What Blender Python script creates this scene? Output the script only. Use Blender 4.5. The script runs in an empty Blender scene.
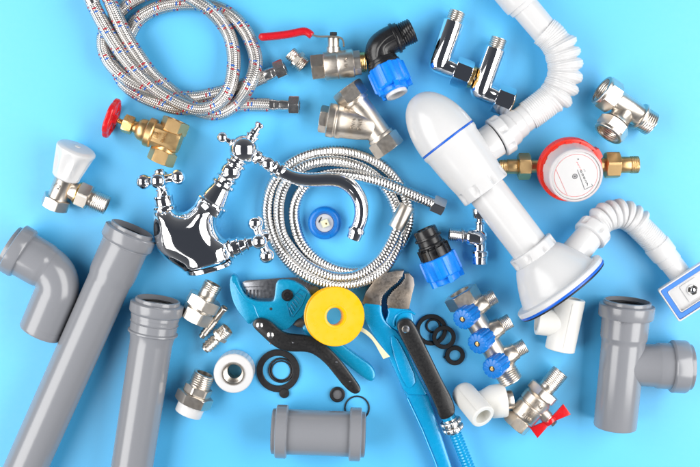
import bpy, bmesh, math, random
from mathutils import Vector, Matrix
random.seed(4)
PI = math.pi
sc = bpy.context.scene
col = sc.collection

# ---------------------------------------------------------------- camera, light, exposure
DIST, TILT = 1.1, math.radians(5.0)
cam = bpy.data.cameras.new('camera'); cam_ob = bpy.data.objects.new('camera', cam); col.objects.link(cam_ob)
cam_ob.location = (0, DIST*math.sin(TILT), DIST*math.cos(TILT))
cam_ob.rotation_euler = (-TILT, 0, 0)
cam.sensor_width = 36; cam.lens = 36*DIST/0.7
cam.clip_start = 0.05; cam.clip_end = 20
sc.camera = cam_ob
sc.render.resolution_x, sc.render.resolution_y = 1024, 683
sc.view_settings.view_transform = 'Standard'; sc.view_settings.look = 'None'
sc.view_settings.exposure = 0.0; sc.view_settings.gamma = 1.0
w = bpy.data.worlds.new('World'); sc.world = w; w.use_nodes = True
# a dim studio: dark ceiling, paler towards the walls
_n, _l = w.node_tree.nodes, w.node_tree.links
_tc = _n.new('ShaderNodeTexCoord'); _sx = _n.new('ShaderNodeSeparateXYZ'); _l.new(_tc.outputs['Generated'], _sx.inputs[0])
_cr = _n.new('ShaderNodeValToRGB'); _l.new(_sx.outputs[2], _cr.inputs[0]); _l.new(_cr.outputs[0], _n['Background'].inputs[0])
_cr.color_ramp.elements[0].position = 0.0; _cr.color_ramp.elements[0].color = (.42, .43, .45, 1)
_cr.color_ramp.elements[1].position = .9; _cr.color_ramp.elements[1].color = (.10, .11, .135, 1)
_e = _cr.color_ramp.elements.new(.35); _e.color = (.20, .21, .23, 1)
_n['Background'].inputs[1].default_value = .5

def softbox(name, loc, target, sx, sy, power, color=(1, 0.985, 0.96)):
    l = bpy.data.lights.new(name, 'AREA'); l.shape = 'RECTANGLE'; l.size = sx; l.size_y = sy
    l.energy = power; l.color = color
    o = bpy.data.objects.new(name, l); col.objects.link(o); o.location = loc
    d = Vector(target)-Vector(loc); o.rotation_euler = d.to_track_quat('-Z', 'Y').to_euler()
softbox('softbox_lamp', (-1.10, 0.0, 0.98), (-0.10, -.02, 0), 1.75, 1.0, 29.5)
softbox('softbox_lamp', (1.10, 0.0, 0.98), (0.10, -.02, 0), 1.75, 1.0, 31.5)

# ---------------------------------------------------------------- node materials
def lin(c):
    return tuple(((v/255)/12.92 if v/255 <= .04045 else (((v/255)+.055)/1.055)**2.4) for v in c)
class NT:
    def __init__(s, name):
        s.m = bpy.data.materials.new(name); s.m.use_nodes = True
        s.n = s.m.node_tree.nodes; s.l = s.m.node_tree.links; s.b = s.n['Principled BSDF']
    def new(s, t, **kw):
        n = s.n.new(t)
        for k, v in kw.items(): setattr(n, k, v)
        return n
    def set(s, sock, v):
        if isinstance(v, bpy.types.NodeSocket): s.l.new(v, sock)
        else: sock.default_value = v
    def math(s, op, a, b=0.0, c=0.0):
        n = s.new('ShaderNodeMath', operation=op)
        for i, v in enumerate((a, b, c)): s.set(n.inputs[i], v)
        return n.outputs[0]
    def mix(s, f, a, b):
        n = s.new('ShaderNodeMix', data_type='RGBA')
        s.set(n.inputs[0], f); s.set(n.inputs[6], a); s.set(n.inputs[7], b)
        return n.outputs[2]
    def noise(s, scale, detail=3, rough=.5):
        tc = s.new('ShaderNodeTexCoord'); n = s.new('ShaderNodeTexNoise')
        n.inputs['Scale'].default_value = scale; n.inputs['Detail'].default_value = detail; n.inputs['Roughness'].default_value = rough
        s.l.new(tc.outputs['Object'], n.inputs['Vector']); return n.outputs['Fac']
    def ramp(s, f, a, b, va=0.0, vb=1.0):
        n = s.new('ShaderNodeMapRange'); s.set(n.inputs[0], f)
        n.inputs[1].default_value = a; n.inputs[2].default_value = b; n.inputs[3].default_value = va; n.inputs[4].default_value = vb
        return n.outputs[0]
    def bump(s, h, strength, dist):
        n = s.new('ShaderNodeBump'); n.inputs['Strength'].default_value = strength; n.inputs['Distance'].default_value = dist
        s.set(n.inputs['Height'], h); s.l.new(n.outputs[0], s.b.inputs['Normal'])
def c4(c): return (c[0], c[1], c[2], 1)
def surf(name, c, rough=.4, metal=0., nscale=600, bump=.0, var=.06, rvar=.08, spec=.5, coat=0., dust=0., sss=0., c2=None, c2scale=60, ior=1.5):
    t = NT(name); b = t.b
    f = t.noise(nscale, 4)
    dark = tuple(v*(1-var) for v in c); lite = tuple(min(1, v*(1+var)) for v in c)
    colr = t.mix(t.ramp(f, .3, .7), c4(dark), c4(lite))
    if c2 is not None:
        g = t.noise(c2scale, 3); colr = t.mix(t.ramp(g, .45, .7), colr, c4(c2))
    if dust > 0:
        g = t.noise(2600, 2); colr = t.mix(t.ramp(g, .70, .78, 0, dust), colr, (.6, .6, .6, 1))
    t.l.new(colr, b.inputs['Base Color'])
    g = t.noise(nscale*.23, 4)
    t.l.new(t.ramp(g, .3, .7, max(.02, rough-rvar), rough+rvar), b.inputs['Roughness'])
    b.inputs['Metallic'].default_value = metal; b.inputs['IOR'].default_value = ior
    b.inputs['Specular IOR Level'].default_value = spec
    if coat: b.inputs['Coat Weight'].default_value = coat; b.inputs['Coat Roughness'].default_value = .08
    if sss:
        b.inputs['Subsurface Weight'].default_value = sss; b.inputs['Subsurface Scale'].default_value = .004
        b.inputs['Subsurface Radius'].default_value = (1, .9, .8)
    if bump: t.bump(f, bump, .0001)
    return t.m
M = {}
M['table'] = surf('blue_paper', (.075, .53, .96), .52, nscale=900, bump=.08, var=.015, spec=.75, ior=1.65, rvar=.03)
M['pvc'] = surf('grey_pipe_plastic', lin((136, 138, 144)), .21, nscale=500, bump=.0, var=.008, rvar=.012, spec=.75)
M['pvc_dark'] = surf('grey_pipe_ring_plastic', lin((133, 134, 141)), .26, nscale=500, var=.01, rvar=.02)
M['gasket'] = surf('black_rubber_gasket', (.018, .018, .02), .5)
M['rubber'] = surf('black_rubber', (.012, .012, .014), .48, nscale=1500, bump=.25, dust=.25)
M['white'] = surf('white_plastic', (.66, .66, .668), .22, nscale=400, bump=.0, var=.006, rvar=.015, sss=.04)
M['ppr'] = surf('warm_white_plastic', (.74, .73, .70), .42, nscale=800, bump=.08, var=.015, sss=.08)
M['chrome'] = surf('chrome', (.90, .91, .93), .06, 1, nscale=150, var=.01, rvar=.012)
M['chrome_soft'] = surf('worn_chrome', (.74, .73, .72), .24, 1, nscale=900, bump=.02, rvar=.05)
M['nickel'] = surf('nickel_plating', (.71, .66, .60), .34, 1, nscale=1300, bump=.15, var=.03, rvar=.03, c2=(.65, .585, .51), c2scale=70)
M['nickel_cast'] = surf('cast_nickel', (.69, .63, .56), .38, 1, nscale=2400, bump=.5, var=.06, rvar=.04, c2=(.62, .52, .41), c2scale=60)
M['brass'] = surf('machined_brass', (.80, .53, .22), .27, 1, nscale=900, bump=.1, var=.04, rvar=.03)
M['brass_cast'] = surf('cast_brass', (.74, .50, .24), .38, 1, nscale=2400, bump=.5, var=.06, rvar=.03, c2=(.66, .43, .20), c2scale=60)
M['red'] = surf('red_paint', (.62, .012, .018), .26, nscale=500, bump=.15, var=.08, coat=.3)
M['red_rubber'] = surf('red_grip_plastic', (.58, .010, .02), .30, nscale=600, bump=.1)
M['orange_red'] = surf('orange_red_plastic', (.80, .035, .02), .3, nscale=600, bump=.05)
M['blue'] = surf('blue_plastic', (.006, .24, .88), .28, nscale=600, bump=.08, var=.04)
M['blue_knob'] = surf('deep_blue_plastic', (.002, .18, .62), .3, nscale=600, bump=.15, var=.06)
M['blue_seal'] = surf('blue_rubber', (.01, .12, .62), .32, nscale=600)
M['blue_frame'] = surf('blue_gasket_plastic', (.05, .22, .70), .4, nscale=600)
M['black'] = surf('black_plastic', (.014, .014, .016), .28, nscale=900, bump=.15, dust=.1)
M['black_paint'] = surf('black_enamel', (.014, .014, .015), .34, nscale=1800, bump=.5, dust=.35, coat=.2)
M['teal'] = surf('teal_hammered_paint', (.004, .30, .54), .27, .15, nscale=1500, bump=.35, var=.07, coat=.4)
M['teal_dark'] = surf('engraved_teal_paint', (.004, .2, .38), .35, .1, nscale=1500, bump=.35)
M['wrench_blue'] = surf('blue_wrench_paint', (.004, .33, .66), .25, .1, nscale=1200, bump=.25, var=.06, coat=.4)
M['steel'] = surf('blade_steel', (.36, .37, .40), .3, 1, nscale=1600, bump=.08, var=.05, rvar=.04)
M['jaw'] = surf('bare_jaw_steel', (.33, .30, .28), .40, 1, nscale=1900, bump=.5, var=.16, rvar=.06, c2=(.42, .32, .22), c2scale=22)
M['yellow'] = surf('yellow_plastic', (.92, .48, .0), .3, nscale=600, bump=.05, var=.02)
M['tape'] = surf('cream_tape', (.80, .76, .52), .5, nscale=900, bump=.2)
M['cream'] = surf('cream_plastic', (.72, .72, .52), .45)
M['ink'] = surf('black_ink', (.02, .02, .02), .5)
M['ink_red'] = surf('red_ink', (.75, .16, .16), .5)
M['ink_grey'] = surf('grey_ink', (.16, .16, .17), .5)
M['dial'] = surf('white_dial', (.72, .72, .73), .5, var=.005)
t = NT('frosted_clear_plastic'); b = t.b
b.inputs['Base Color'].default_value = (.93, .93, .95, 1); b.inputs['Roughness'].default_value = .22
b.inputs['Transmission Weight'].default_value = .45; b.inputs['IOR'].default_value = 1.35
M['frost'] = t.m
t = NT('clear_dial_cover'); b = t.b
b.inputs['Base Color'].default_value = (1, 1, 1, 1); b.inputs['Roughness'].default_value = .03
b.inputs['Transmission Weight'].default_value = 1.0; b.inputs['IOR'].default_value = 1.12
M['clear'] = t.m

def braid():
    t = NT('braided_steel_with_red_and_blue_threads'); b = t.b
    uv = t.new('ShaderNodeUVMap'); uv.uv_map = 'UVMap'
    sp = t.new('ShaderNodeSeparateXYZ'); t.l.new(uv.outputs[0], sp.inputs[0])
    s, v = sp.outputs[0], sp.outputs[1]           # s in mm, v 0..1 round
    N = 14
    a = t.math('MULTIPLY', v, N); fa = t.math('FRACT', a); ka = t.math('FLOOR', a)
    par = t.math('MULTIPLY_ADD', t.math('MODULO', ka, 2.0), 2.0, -1.0)     # -1 / +1
    ph = t.math('MULTIPLY_ADD', t.math('MULTIPLY', fa, par), .75, t.math('DIVIDE', s, 1.9))
    st = t.math('SINE', t.math('MULTIPLY', ph, 2*PI))
    edge = t.math('ABSOLUTE', t.math('SUBTRACT', fa, .5))                  # 0 mid .. .5 edge
    gap = t.ramp(edge, .30, .5, 0, 1)
    wire = t.math('SINE', t.math('MULTIPLY', t.math('DIVIDE', s, .95), 2*PI))
    holes = t.math('MULTIPLY', gap, t.ramp(wire, -.1, .6, 0, 1))
    cbase = t.mix(t.math('MULTIPLY', t.ramp(st, -1, 1, 0, 1), .35), (.66, .64, .62, 1), (.24, .225, .215, 1))
    cbase = t.mix(t.math('MULTIPLY', holes, .9), cbase, (.03, .03, .03, 1))
    # slanting rows of red and blue flecks
    s2 = t.math('MULTIPLY_ADD', v, 22.0, s)
    q = t.math('MULTIPLY', t.math('FRACT', t.math('DIVIDE', s2, 22.0)), 22.0)
    k2 = t.math('MULTIPLY', v, 6.0)
    f2 = t.math('FRACT', k2)
    mid = t.math('LESS_THAN', t.math('ABSOLUTE', t.math('SUBTRACT', f2, .45)), .28)
    sk = t.math('MULTIPLY_ADD', f2, 3.2, 0.0)
    qr = t.math('ABSOLUTE', t.math('SUBTRACT', t.math('SUBTRACT', q, sk), 2.0))
    qb = t.math('ABSOLUTE', t.math('SUBTRACT', t.math('SUBTRACT', q, sk), 5.6))
    red = t.math('MULTIPLY', t.math('LESS_THAN', qr, .75), mid)
    blu = t.math('MULTIPLY', t.math('LESS_THAN', qb, .75), mid)
    cc = t.mix(red, cbase, (.42, .01, .025, 1)); cc = t.mix(blu, cc, (.01, .13, .55, 1))
    t.l.new(cc, b.inputs['Base Color'])
    met = t.math('SUBTRACT', 1.0, t.math('MAXIMUM', red, blu)); t.l.new(t.math('MULTIPLY', met, .9), b.inputs['Metallic'])
    b.inputs['Roughness'].default_value = .34
    h = t.math('SUBTRACT', t.math('MULTIPLY', st, .35), t.math('MULTIPLY', gap, 1.3))
    t.bump(h, .8, .00035)
    return t.m
M['braid'] = braid()

# ---------------------------------------------------------------- pixel -> place on a plane at height z (mm)
CAM_R = Matrix.Rotation(-TILT, 3, 'X')
CAM_P = Vector(cam_ob.location)
def P(px, py, z=0.):
    d = CAM_R @ Vector(((px-350)/700*36, (233.5-py)/700*36, -cam.lens))
    k = (z/1000-CAM_P.z)/d.z
    return CAM_P + d*k
def kpx(px, py, z): return (P(px+5, py, z)-P(px-5, py, z)).length/10
def fr(a, b, za, zb=None, roll=0.):
    """frame: X from a to b, Z up; unit = one photo pixel at that place. returns (matrix, length)"""
    zb = za if zb is None else zb
    A, B = P(*a, za), P(*b, zb)
    K = kpx((a[0]+b[0])/2, (a[1]+b[1])/2, (za+zb)/2)
    X = (B-A); L = X.length/K; X.normalize()
    Y = Vector((0, 0, 1)).cross(X)
    if Y.length < 1e-4: Y = Vector((0, 1, 0))
    Y.normalize(); Z = X.cross(Y)
    m = Matrix(((X.x, Y.x, Z.x, 0), (X.y, Y.y, Z.y, 0), (X.z, Y.z, Z.z, 0), (0, 0, 0, 1)))
    return Matrix.Translation(A) @ m @ Matrix.Rotation(math.radians(roll), 4, 'X') @ Matrix.Scale(K, 4), L
def up(px, py, z=0., rot=0., tx=0., ty=0.):
    """frame whose X points up from the table (for lathes standing on it)"""
    K = kpx(px, py, z)
    return (Matrix.Translation(P(px, py, z)) @ Matrix.Rotation(math.radians(rot), 4, 'Z') @ Matrix.Rotation(math.radians(tx), 4, 'X')
            @ Matrix.Rotation(math.radians(ty), 4, 'Y') @ Matrix.Rotation(-PI/2, 4, 'Y') @ Matrix.Scale(K, 4))
def flat(px, py, z=0.):
    """plan frame: polygons are given in photo pixels relative to px,py with y down, extruded upwards"""
    return Matrix.Translation(P(px, py, z)) @ Matrix.Scale(kpx(px, py, z), 4)
def T(x=0, y=0, z=0): return Matrix.Translation((x, y, z))
def R(deg, ax): return Matrix.Rotation(math.radians(deg), 4, ax)

# ---------------------------------------------------------------- mesh kit
class MB:
    def __init__(s): s.v = []; s.f = []; s.uv = {}
    def ring_surface(s, rings, closed_loop=False, cap0=True, cap1=True, uvs=None):
        base = len(s.v); n = len(rings[0]); m = len(rings)
        for r in rings: s.v.extend(r)
        for i in range(m if closed_loop else m-1):
            i2 = (i+1) % m
            for j in range(n):
                j2 = (j+1) % n
                if uvs:
                    u0, u1 = uvs[i], uvs[i2]
                    s.uv[len(s.f)] = [(u0, j/n), (u0, (j+1)/n), (u1, (j+1)/n), (u1, j/n)]
                s.f.append((base+i*n+j, base+i*n+j2, base+i2*n+j2, base+i2*n+j))
        if not closed_loop:
            if cap0: s.f.append(tuple(base+j for j in range(n))[::-1])
            if cap1: s.f.append(tuple(base+(m-1)*n+j for j in range(n)))
        return s
    def lathe(s, F, prof, seg=48, rf=None, hollow=False, cap0=True, cap1=True):
        rings = []
        for x, r in prof:
            ring = []
            for j in range(seg):
                th = 2*PI*j/seg
                rr = max(1e-3, r if rf is None else rf(x, th, r))
                ring.append(F @ Vector((x, rr*math.cos(th), rr*math.sin(th))))
            rings.append(ring)
        return s.ring_surface(rings, hollow, cap0, cap1)
    def cyl(s, F, x0, x1, r, ch=.5, seg=40, r1=None, bore=0, depth=None):
        r1 = r if r1 is None else r1
        pr = [(x0, r-ch), (x0+ch*.3, r-ch*.3), (x0+ch, r), (x1-ch, r1), (x1-ch*.3, r1-ch*.3), (x1, r1-ch)]
        if bore: return s.lathe(F, pr+[(x1, bore), (x0, bore)], seg, hollow=True)
        return s.lathe(F, pr, seg)
    def hexa(s, F, x0, x1, ap, phase=0., bore=0., sides=6, ch=1.0):
        per = 2*PI/sides; half = per/2
        def rf(x, th, r):
            a = (th-math.radians(phase)) % per - half
            return min(ap/math.cos(a), r)
        R1 = ap/math.cos(half); d = R1-ap
        st = []
        for k in range(6): st.append((x0+d*.6*ch*k/5, ap*.985+(d+ap*.015)*math.sin(PI/2*k/5)*1.001))
        en = [(x1-(x-x0), r) for x, r in st][::-1]
        pr = st+en
        if bore: return s.lathe(F, pr+[(x1, bore), (x0, bore)], 60, rf=lambda x, th, r: r if r <= bore+1e-6 else rf(x, th, r), hollow=True)
        return s.lathe(F, pr, 60, rf=rf)
    def thread(s, F, x0, x1, r, pitch=1.8, dep=.7, bore=0, seg=36):
        n = max(4, int((x1-x0)/pitch*5)); pr = []
        def rf(x, th, q):
            if q < r-dep*1.6: return q
            t = ((x/pitch)+th/(2*PI)) % 1.0
            return min(q, r-dep*(abs(2*t-1)))
        pr = [(x0, r-dep*1.2)]+[(x0+(x1-x0)*i/n, r if 1 < i < n-1 else r-dep*.6) for i in range(n+1)]+[(x1, r-dep*1.3)]
        if bore: return s.lathe(F, pr+[(x1, bore), (x0, bore)], seg, rf=rf, hollow=True)
        return s.lathe(F, pr, seg, rf=rf)
    def ball(s, F, x, y, z, r, ax=None, seg=28):
        ax = ax or (r, r, r); G = F @ T(x, y, z); n = 14; rings = []
        for i in range(n+1):
            a = -PI/2+PI*i/n; rr = max(1e-3, math.cos(a))
            rings.append([G @ Vector((ax[0]*math.sin(a), ax[1]*rr*math.cos(2*PI*j/seg), ax[2]*rr*math.sin(2*PI*j/seg))) for j in range(seg)])
        return s.ring_surface(rings)
    def box(s, F, x0, x1, y0, y1, z0, z1):
        b = len(s.v)
        for x in (x0, x1):
            for y in (y0, y1):
                for z in (z0, z1): s.v.append(F @ Vector((x, y, z)))
        for f in ((0, 1, 3, 2), (4, 6, 7, 5), (0, 4, 5, 1), (2, 3, 7, 6), (0, 2, 6, 4), (1, 5, 7, 3)): s.f.append(tuple(b+i for i in f))
        return s
    def prism(s, F, poly, z0, z1, ch=0.8):
        """extrude an outline, with softly rounded top and bottom edge"""
        n = len(poly)
        ar = sum(poly[i][0]*poly[(i+1) % n][1]-poly[(i+1) % n][0]*poly[i][1] for i in range(n))
        sg = 1 if ar > 0 else -1
        def inset(d):
            out = []
            for i in range(n):
                p0, p1, p2 = Vector(poly[i-1]), Vector(poly[i]), Vector(poly[(i+1) % n])
                e1 = (p1-p0); e2 = (p2-p1)
                if e1.length < 1e-6 or e2.length < 1e-6: out.append(p1); continue
                e1.normalize(); e2.normalize()
                n1 = Vector((-e1.y, e1.x))*sg; n2 = Vector((-e2.y, e2.x))*sg
                b = n1+n2
                if b.length < .2: out.append(p1+n1*d); continue
                b.normalize(); out.append(p1+b*d/max(.5, b.dot(n1)))
            return out
        lv = [(z0, ch), (z0+ch*.3, ch*.3), (z0+ch, 0), (z1-ch, 0), (z1-ch*.3, ch*.3), (z1, ch)] if ch > 0 else [(z0, 0), (z1, 0)]
        rings = [[F @ Vector((p[0], p[1], z)) for p in inset(d)] for z, d in lv]
        return s.ring_surface(rings)
    def tube(s, pts, rad, seg=20, rf=None, uvk=None, caps=True, upv=(0, 0, 1)):
        """sweep along world points; rad = number (m) or function of arc length (m)"""
        n = len(pts); S = [0.]
        for i in range(1, n): S.append(S[-1]+(pts[i]-pts[i-1]).length)
        rings = []; U = Vector(upv)
        for i in range(n):
            t = (pts[min(n-1, i+1)]-pts[max(0, i-1)]).normalized()
            side = U.cross(t)
            if side.length < 1e-3: side = Vector((1, 0, 0)).cross(t)
            side.normalize(); u2 = t.cross(side)
            r = rad(S[i]) if callable(rad) else rad
            ring = []
            for j in range(seg):
                th = 2*PI*j/seg
                q = r if rf is None else rf(S[i], th, r)
                ring.append(pts[i]+side*(q*math.cos(th))+u2*(q*math.sin(th)))
            rings.append(ring)
        return s.ring_surface(rings, False, caps, caps, uvs=[x*1000 for x in S] if uvk else None)
    def torus(s, F, R0, r, seg=56, sg=14, rz=None, x=0.):
        rz = r if rz is None else rz; rings = []
        for i in range(seg):
            a = 2*PI*i/seg
            rings.append([F @ Vector((x+rz*math.sin(2*PI*j/sg), (R0+r*math.cos(2*PI*j/sg))*math.cos(a), (R0+r*math.cos(2*PI*j/sg))*math.sin(a))) for j in range(sg)])
        return s.ring_surface(rings, True)
    def text(s, F, body, size, h=.4, curve=None, spacing=1.):
        cu = bpy.data.curves.new('lettering', 'FONT'); cu.body = body; cu.size = size; cu.extrude = h; cu.align_x = 'CENTER'; cu.align_y = 'CENTER'
        cu.space_character = spacing; cu.resolution_u = 2
        o = bpy.data.objects.new('lettering', cu); col.objects.link(o)
        dg = bpy.context.evaluated_depsgraph_get(); dg.update()
        me = o.evaluated_get(dg).to_mesh(); b = len(s.v)
        for v in me.vertices:
            x, y, z = v.co
            if curve: a = y/curve; q = curve+z; s.v.append(F @ Vector((x, q*math.sin(a), q*math.cos(a))))
            else: s.v.append(F @ Vector((x, y, z)))
        for p in me.polygons: s.f.append(tuple(b+i for i in p.vertices))
        o.evaluated_get(dg).to_mesh_clear(); bpy.data.objects.remove(o); bpy.data.curves.remove(cu)
        return s
    def build(s, name, mat, parent=None, label=None, bevel=0, sharp=32, mods=None):
        me = bpy.data.meshes.new(name)
        off = Vector(parent['_w']) if parent else Vector((0, 0, 0))
        me.from_pydata([tuple(Vector(v)-off) for v in s.v], [], s.f)
        if s.uv:
            ul = me.uv_layers.new(name='UVMap')
            for p in me.polygons:
                q = s.uv.get(p.index)
                if q:
                    for li, c in zip(p.loop_indices, q): ul.data[li].uv = c
        bm = bmesh.new(); bm.from_mesh(me); bmesh.ops.recalc_face_normals(bm, faces=bm.faces); bm.to_mesh(me); bm.free()
        me.polygons.foreach_set('use_smooth', [True]*len(me.polygons))
        me.set_sharp_from_angle(angle=math.radians(sharp))
        me.materials.append(M[mat])
        o = bpy.data.objects.new(name, me); col.objects.link(o)
        if parent:
            o.parent = parent
            base = Vector(parent['_b'])
            o.location = off-base if parent.type == 'EMPTY' else (0, 0, 0)
        if label: o['label'] = label
        if bevel:
            b = o.modifiers.new('soft_edges', 'BEVEL'); b.width = bevel; b.segments = 2; b.limit_method = 'ANGLE'; b.angle_limit = math.radians(40)
        o['_w'] = tuple(off); o['_b'] = tuple(off)
        return o
def thing(name, label, cat, px, py, group=None):
    o = bpy.data.objects.new(name, None); col.objects.link(o); o.empty_display_size = .01
    p = P(px, py, 0); o.location = p; o['_w'] = tuple(p); o['_b'] = tuple(p)
    o['label'] = label; o['category'] = cat
    if group: o['group'] = group
    return o
def spline(pts, step=2.0):
    """smooth path through (px, py, z) points -> world points about every `step` mm"""
    W = [P(*p) for p in pts]; out = []
    W = [W[0]*2-W[1]]+W+[W[-1]*2-W[-2]]
    for i in range(1, len(W)-2):
        a, b, c, d = W[i-1:i+3]; n = max(2, int((c-b).length*1000/step))
        for k in range(n):
            t = k/n
            out.append(.5*((2*b)+(-a+c)*t+(2*a-5*b+4*c-d)*t*t+(-a+3*b-3*c+d)*t**3))
    out.append(W[-2]); 
    # even out spacing and relax slightly
    for _ in range(3): out = [out[0]]+[(out[i-1]+out[i]*2+out[i+1])/4 for i in range(1, len(out)-1)]+[out[-1]]
    L = [0.]
    for i in range(1, len(out)): L.append(L[-1]+(out[i]-out[i-1]).length)
    n = int(L[-1]*1000/step)+1; res = []; j = 0
    for k in range(n+1):
        s_ = L[-1]*k/n
        while j < len(L)-2 and L[j+1] < s_: j += 1
        t = (s_-L[j])/max(1e-9, L[j+1]-L[j]); res.append(out[j].lerp(out[j+1], t))
    return res
def poly(pts, c): return [(x-c[0], -(y-c[1])) for x, y in pts]
def smooth_poly(pts, it=2):
    for _ in range(it):
        q = []
        for i in range(len(pts)):
            a, b = pts[i], pts[(i+1) % len(pts)]
            q += [(a[0]*.75+b[0]*.25, a[1]*.75+b[1]*.25), (a[0]*.25+b[0]*.75, a[1]*.25+b[1]*.75)]
        pts = q
    return pts

# ---------------------------------------------------------------- the setting
b = MB(); I = Matrix.Identity(4)
n = 1
b.v = [Vector((-3, -3, 0)), Vector((3, -3, 0)), Vector((3, 3, 0)), Vector((-3, 3, 0))]; b.f = [(0, 1, 2, 3)]
g = b.build('table_surface', 'table'); g['kind'] = 'structure'

# ---------------------------------------------------------------- grey drain pipes
def socket_prof(r, rs, L, band=14, lip=4):
    """outer profile of a socket end, x from the mouth inwards"""
    return [(0, rs-5.2), (.5, rs-4.4), (lip-.6, rs-4.2), (lip, rs-1.2), (lip+1, rs), (lip+band-3, rs), (lip+band-1.2, rs-.9), (lip+band, rs-2.6)]
def inner(r, rs): return [(60, r-2.2), (46, r-.2), (20, r-.2), (19, rs-2.5), (10, rs-2.5), (9, rs-6.2), (0, rs-6.2)]
t = thing('drain_pipe', 'long grey plastic drain pipe running from beside the faucet to the bottom left corner', 'pipe', 70, 370, 'grey drain pipes')
F, L = fr((133, 228), (26, 467), 26.5, 21.6)
b = MB(); b.lathe(F, socket_prof(21.4, 26.5, 0)+[(20, 23.3), (47, 23.2), (52, 22.8), (58, 21.5), (62, 21.4), (L+60, 21.3), (L+60, 19)]+inner(21.4, 26.5), 64, hollow=True)
b.build('pipe_body', 'pvc', t)
MB().torus(F, 20.6, 1.2, x=7).build('gasket', 'gasket', t)
t = thing('drain_pipe', 'shorter grey drain pipe with a double ridged socket, right of the longest pipe', 'pipe', 145, 390, 'grey drain pipes')
F, L = fr((158, 299), (132, 467), 26.5, 21.4)
b = MB(); b.lathe(F, socket_prof(21, 26.5, 0, band=12)+[(17, 23.6), (23, 23.4), (24, 24.2), (25, 23.2), (32, 23.2), (33, 24.8), (34.5, 24.9), (35.5, 23), (40, 21.8), (46, 21.1), (L+50, 20.8), (L+50, 18.6)]+inner(21, 26.5), 64, hollow=True)
b.build('pipe_body', 'pvc', t)
MB().torus(F, 20.6, 1.2, x=6).build('gasket', 'gasket', t)

t = thing('pipe_elbow', 'grey plastic drain elbow bent at a right angle at the left edge', 'pipe elbow', 62, 280)
F, L = fr((10, 246), (66, 278.6), 26.5, 22.5)
b = MB(); b.lathe(F, [(-1, 20), (-1, 21.5), (2.6, 22), (3, 25), (4, 26.4), (14, 26.4), (15.6, 25.6), (16.4, 23.3), (36, 23), (39, 22.6), (41, 21.8), (44, 21.6), (44, 17), (20, 17), (19, 20)], 64, hollow=True)
b.build('socket', 'pvc', t)
MB().torus(F, 20.2, 1.2, x=4).build('gasket', 'gasket', t)
A, C, B = P(10, 246, 26.5), P(66, 278.6, 22.5), P(40.5, 331, 21.6)
d1, d2 = (C-A).normalized(), (B-C).normalized(); K = kpx(60, 280, 22)
rr = 21.8*K; pts = [A.lerp(C, .45)]
pts += [C-d1*rr*1.06+(C-d1*rr*1.06-(C-d1*rr*1.06))*0]
cen = C-d1*rr*1.06+(d2-d1*d1.dot(d2)).normalized()*rr*1.06
n1 = -(d2-d1*d1.dot(d2)).normalized()
n2 = (d1-d2*d1.dot(d2)).normalized()
arc = [cen+((n1*math.cos(a)+d1*math.sin(a)))*rr*1.06 for a in [math.radians(88)*k/14 for k in range(15)]]
pts = [A.lerp(C, .5)]+arc+[B]
bm_pts = []
for i in range(len(pts)-1):
    n_ = 6 if i in (0, len(pts)-2) else 1
    bm_pts += [pts[i].lerp(pts[i+1], k/n_) for k in range(n_)]
bm_pts.append(B)
b = MB(); b.tube(bm_pts, 21.5*K, 56, caps=False)
b.build('bend', 'pvc', t)
F2, L2 = fr((66, 278.6), (40.5, 331), 22.3, 21.6)
MB().lathe(F2, [(L2-6, 21.5), (L2+1.2, 21.3), (L2+2.4, 20.6), (L2+2.4, 18.8), (L2-6, 18.6)], 56, hollow=True).build('spigot_end', 'pvc', t)

t = thing('pipe_coupling', 'short grey drain coupling with a ring at each end lying at the bottom', 'pipe coupling', 318, 433)
F, L = fr((272, 431), (365, 434.5), 26.8)
half = [(0, 21.5), (.6, 22.6), (3.6, 22.8), (4, 25.6), (4.8, 26.6), (14.4, 26.6), (15.4, 25.8), (16, 22.6), (L/2, 22.3)]
pr = half+[(L-x, r) for x, r in half[:-1]][::-1]
b = MB(); b.lathe(F, pr+[(L, 20.6), (0, 20.6)], 64, hollow=True); b.build('coupling_body', 'pvc', t)
for x in (.8, L-.8): MB().torus(F, 20.4, 1.1, x=x).build('gasket', 'gasket', t)

t = thing('pipe_tee', 'grey plastic drain tee with its side socket pointing right', 'pipe tee', 625, 365)
F, L = fr((627.5, 300.5), (615, 427), 27.6, 21.6)
b = MB(); b.lathe(F, [(0, 22.5), (.6, 23.4), (3.4, 23.6), (4, 26.6), (5, 27.4), (15.6, 27.2), (17, 26.4), (17.6, 23.4), (36, 23.2), (38, 22.9), (40.5, 21.7), (44, 21.5), (L-2, 21.4), (L-.4, 20.9), (L, 20.2), (L, 18.8), (60, 18.8), (36, 21), (9, 21), (9, 21.4), (0, 21.4)], 64, hollow=True)
b.build('run_pipe', 'pvc', t)
MB().torus(F, 20.8, 1.2, x=5).build('gasket', 'gasket', t)
F, L = fr((621, 364), (691, 367), 23, 26)
b = MB(); b.lathe(F, [(4, 21.2), (33, 21.4), (35.5, 22.6), (36.5, 22.9), (49, 23), (49.6, 25.6), (50.6, 26.4), (63, 26.4), (65, 25.4), (65.4, 23), (69, 22.6), (69.6, 21.4), (69.6, 20.4), (50, 20.4), (4, 17)], 64, hollow=True)
b.build('branch_socket', 'pvc', t)
MB().torus(F, 20.2, 1.2, x=66).build('gasket', 'gasket', t)
for px_, py_, z_, r_ in ((623, 386, 43.2, 3.2), (622, 321, 50.4, 3.6), (669, 373, 45, 3.2)):
    MB().torus(up(px_, py_, z_), r_, .22, 40, 8).build('mould_mark', 'pvc', t)

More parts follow.
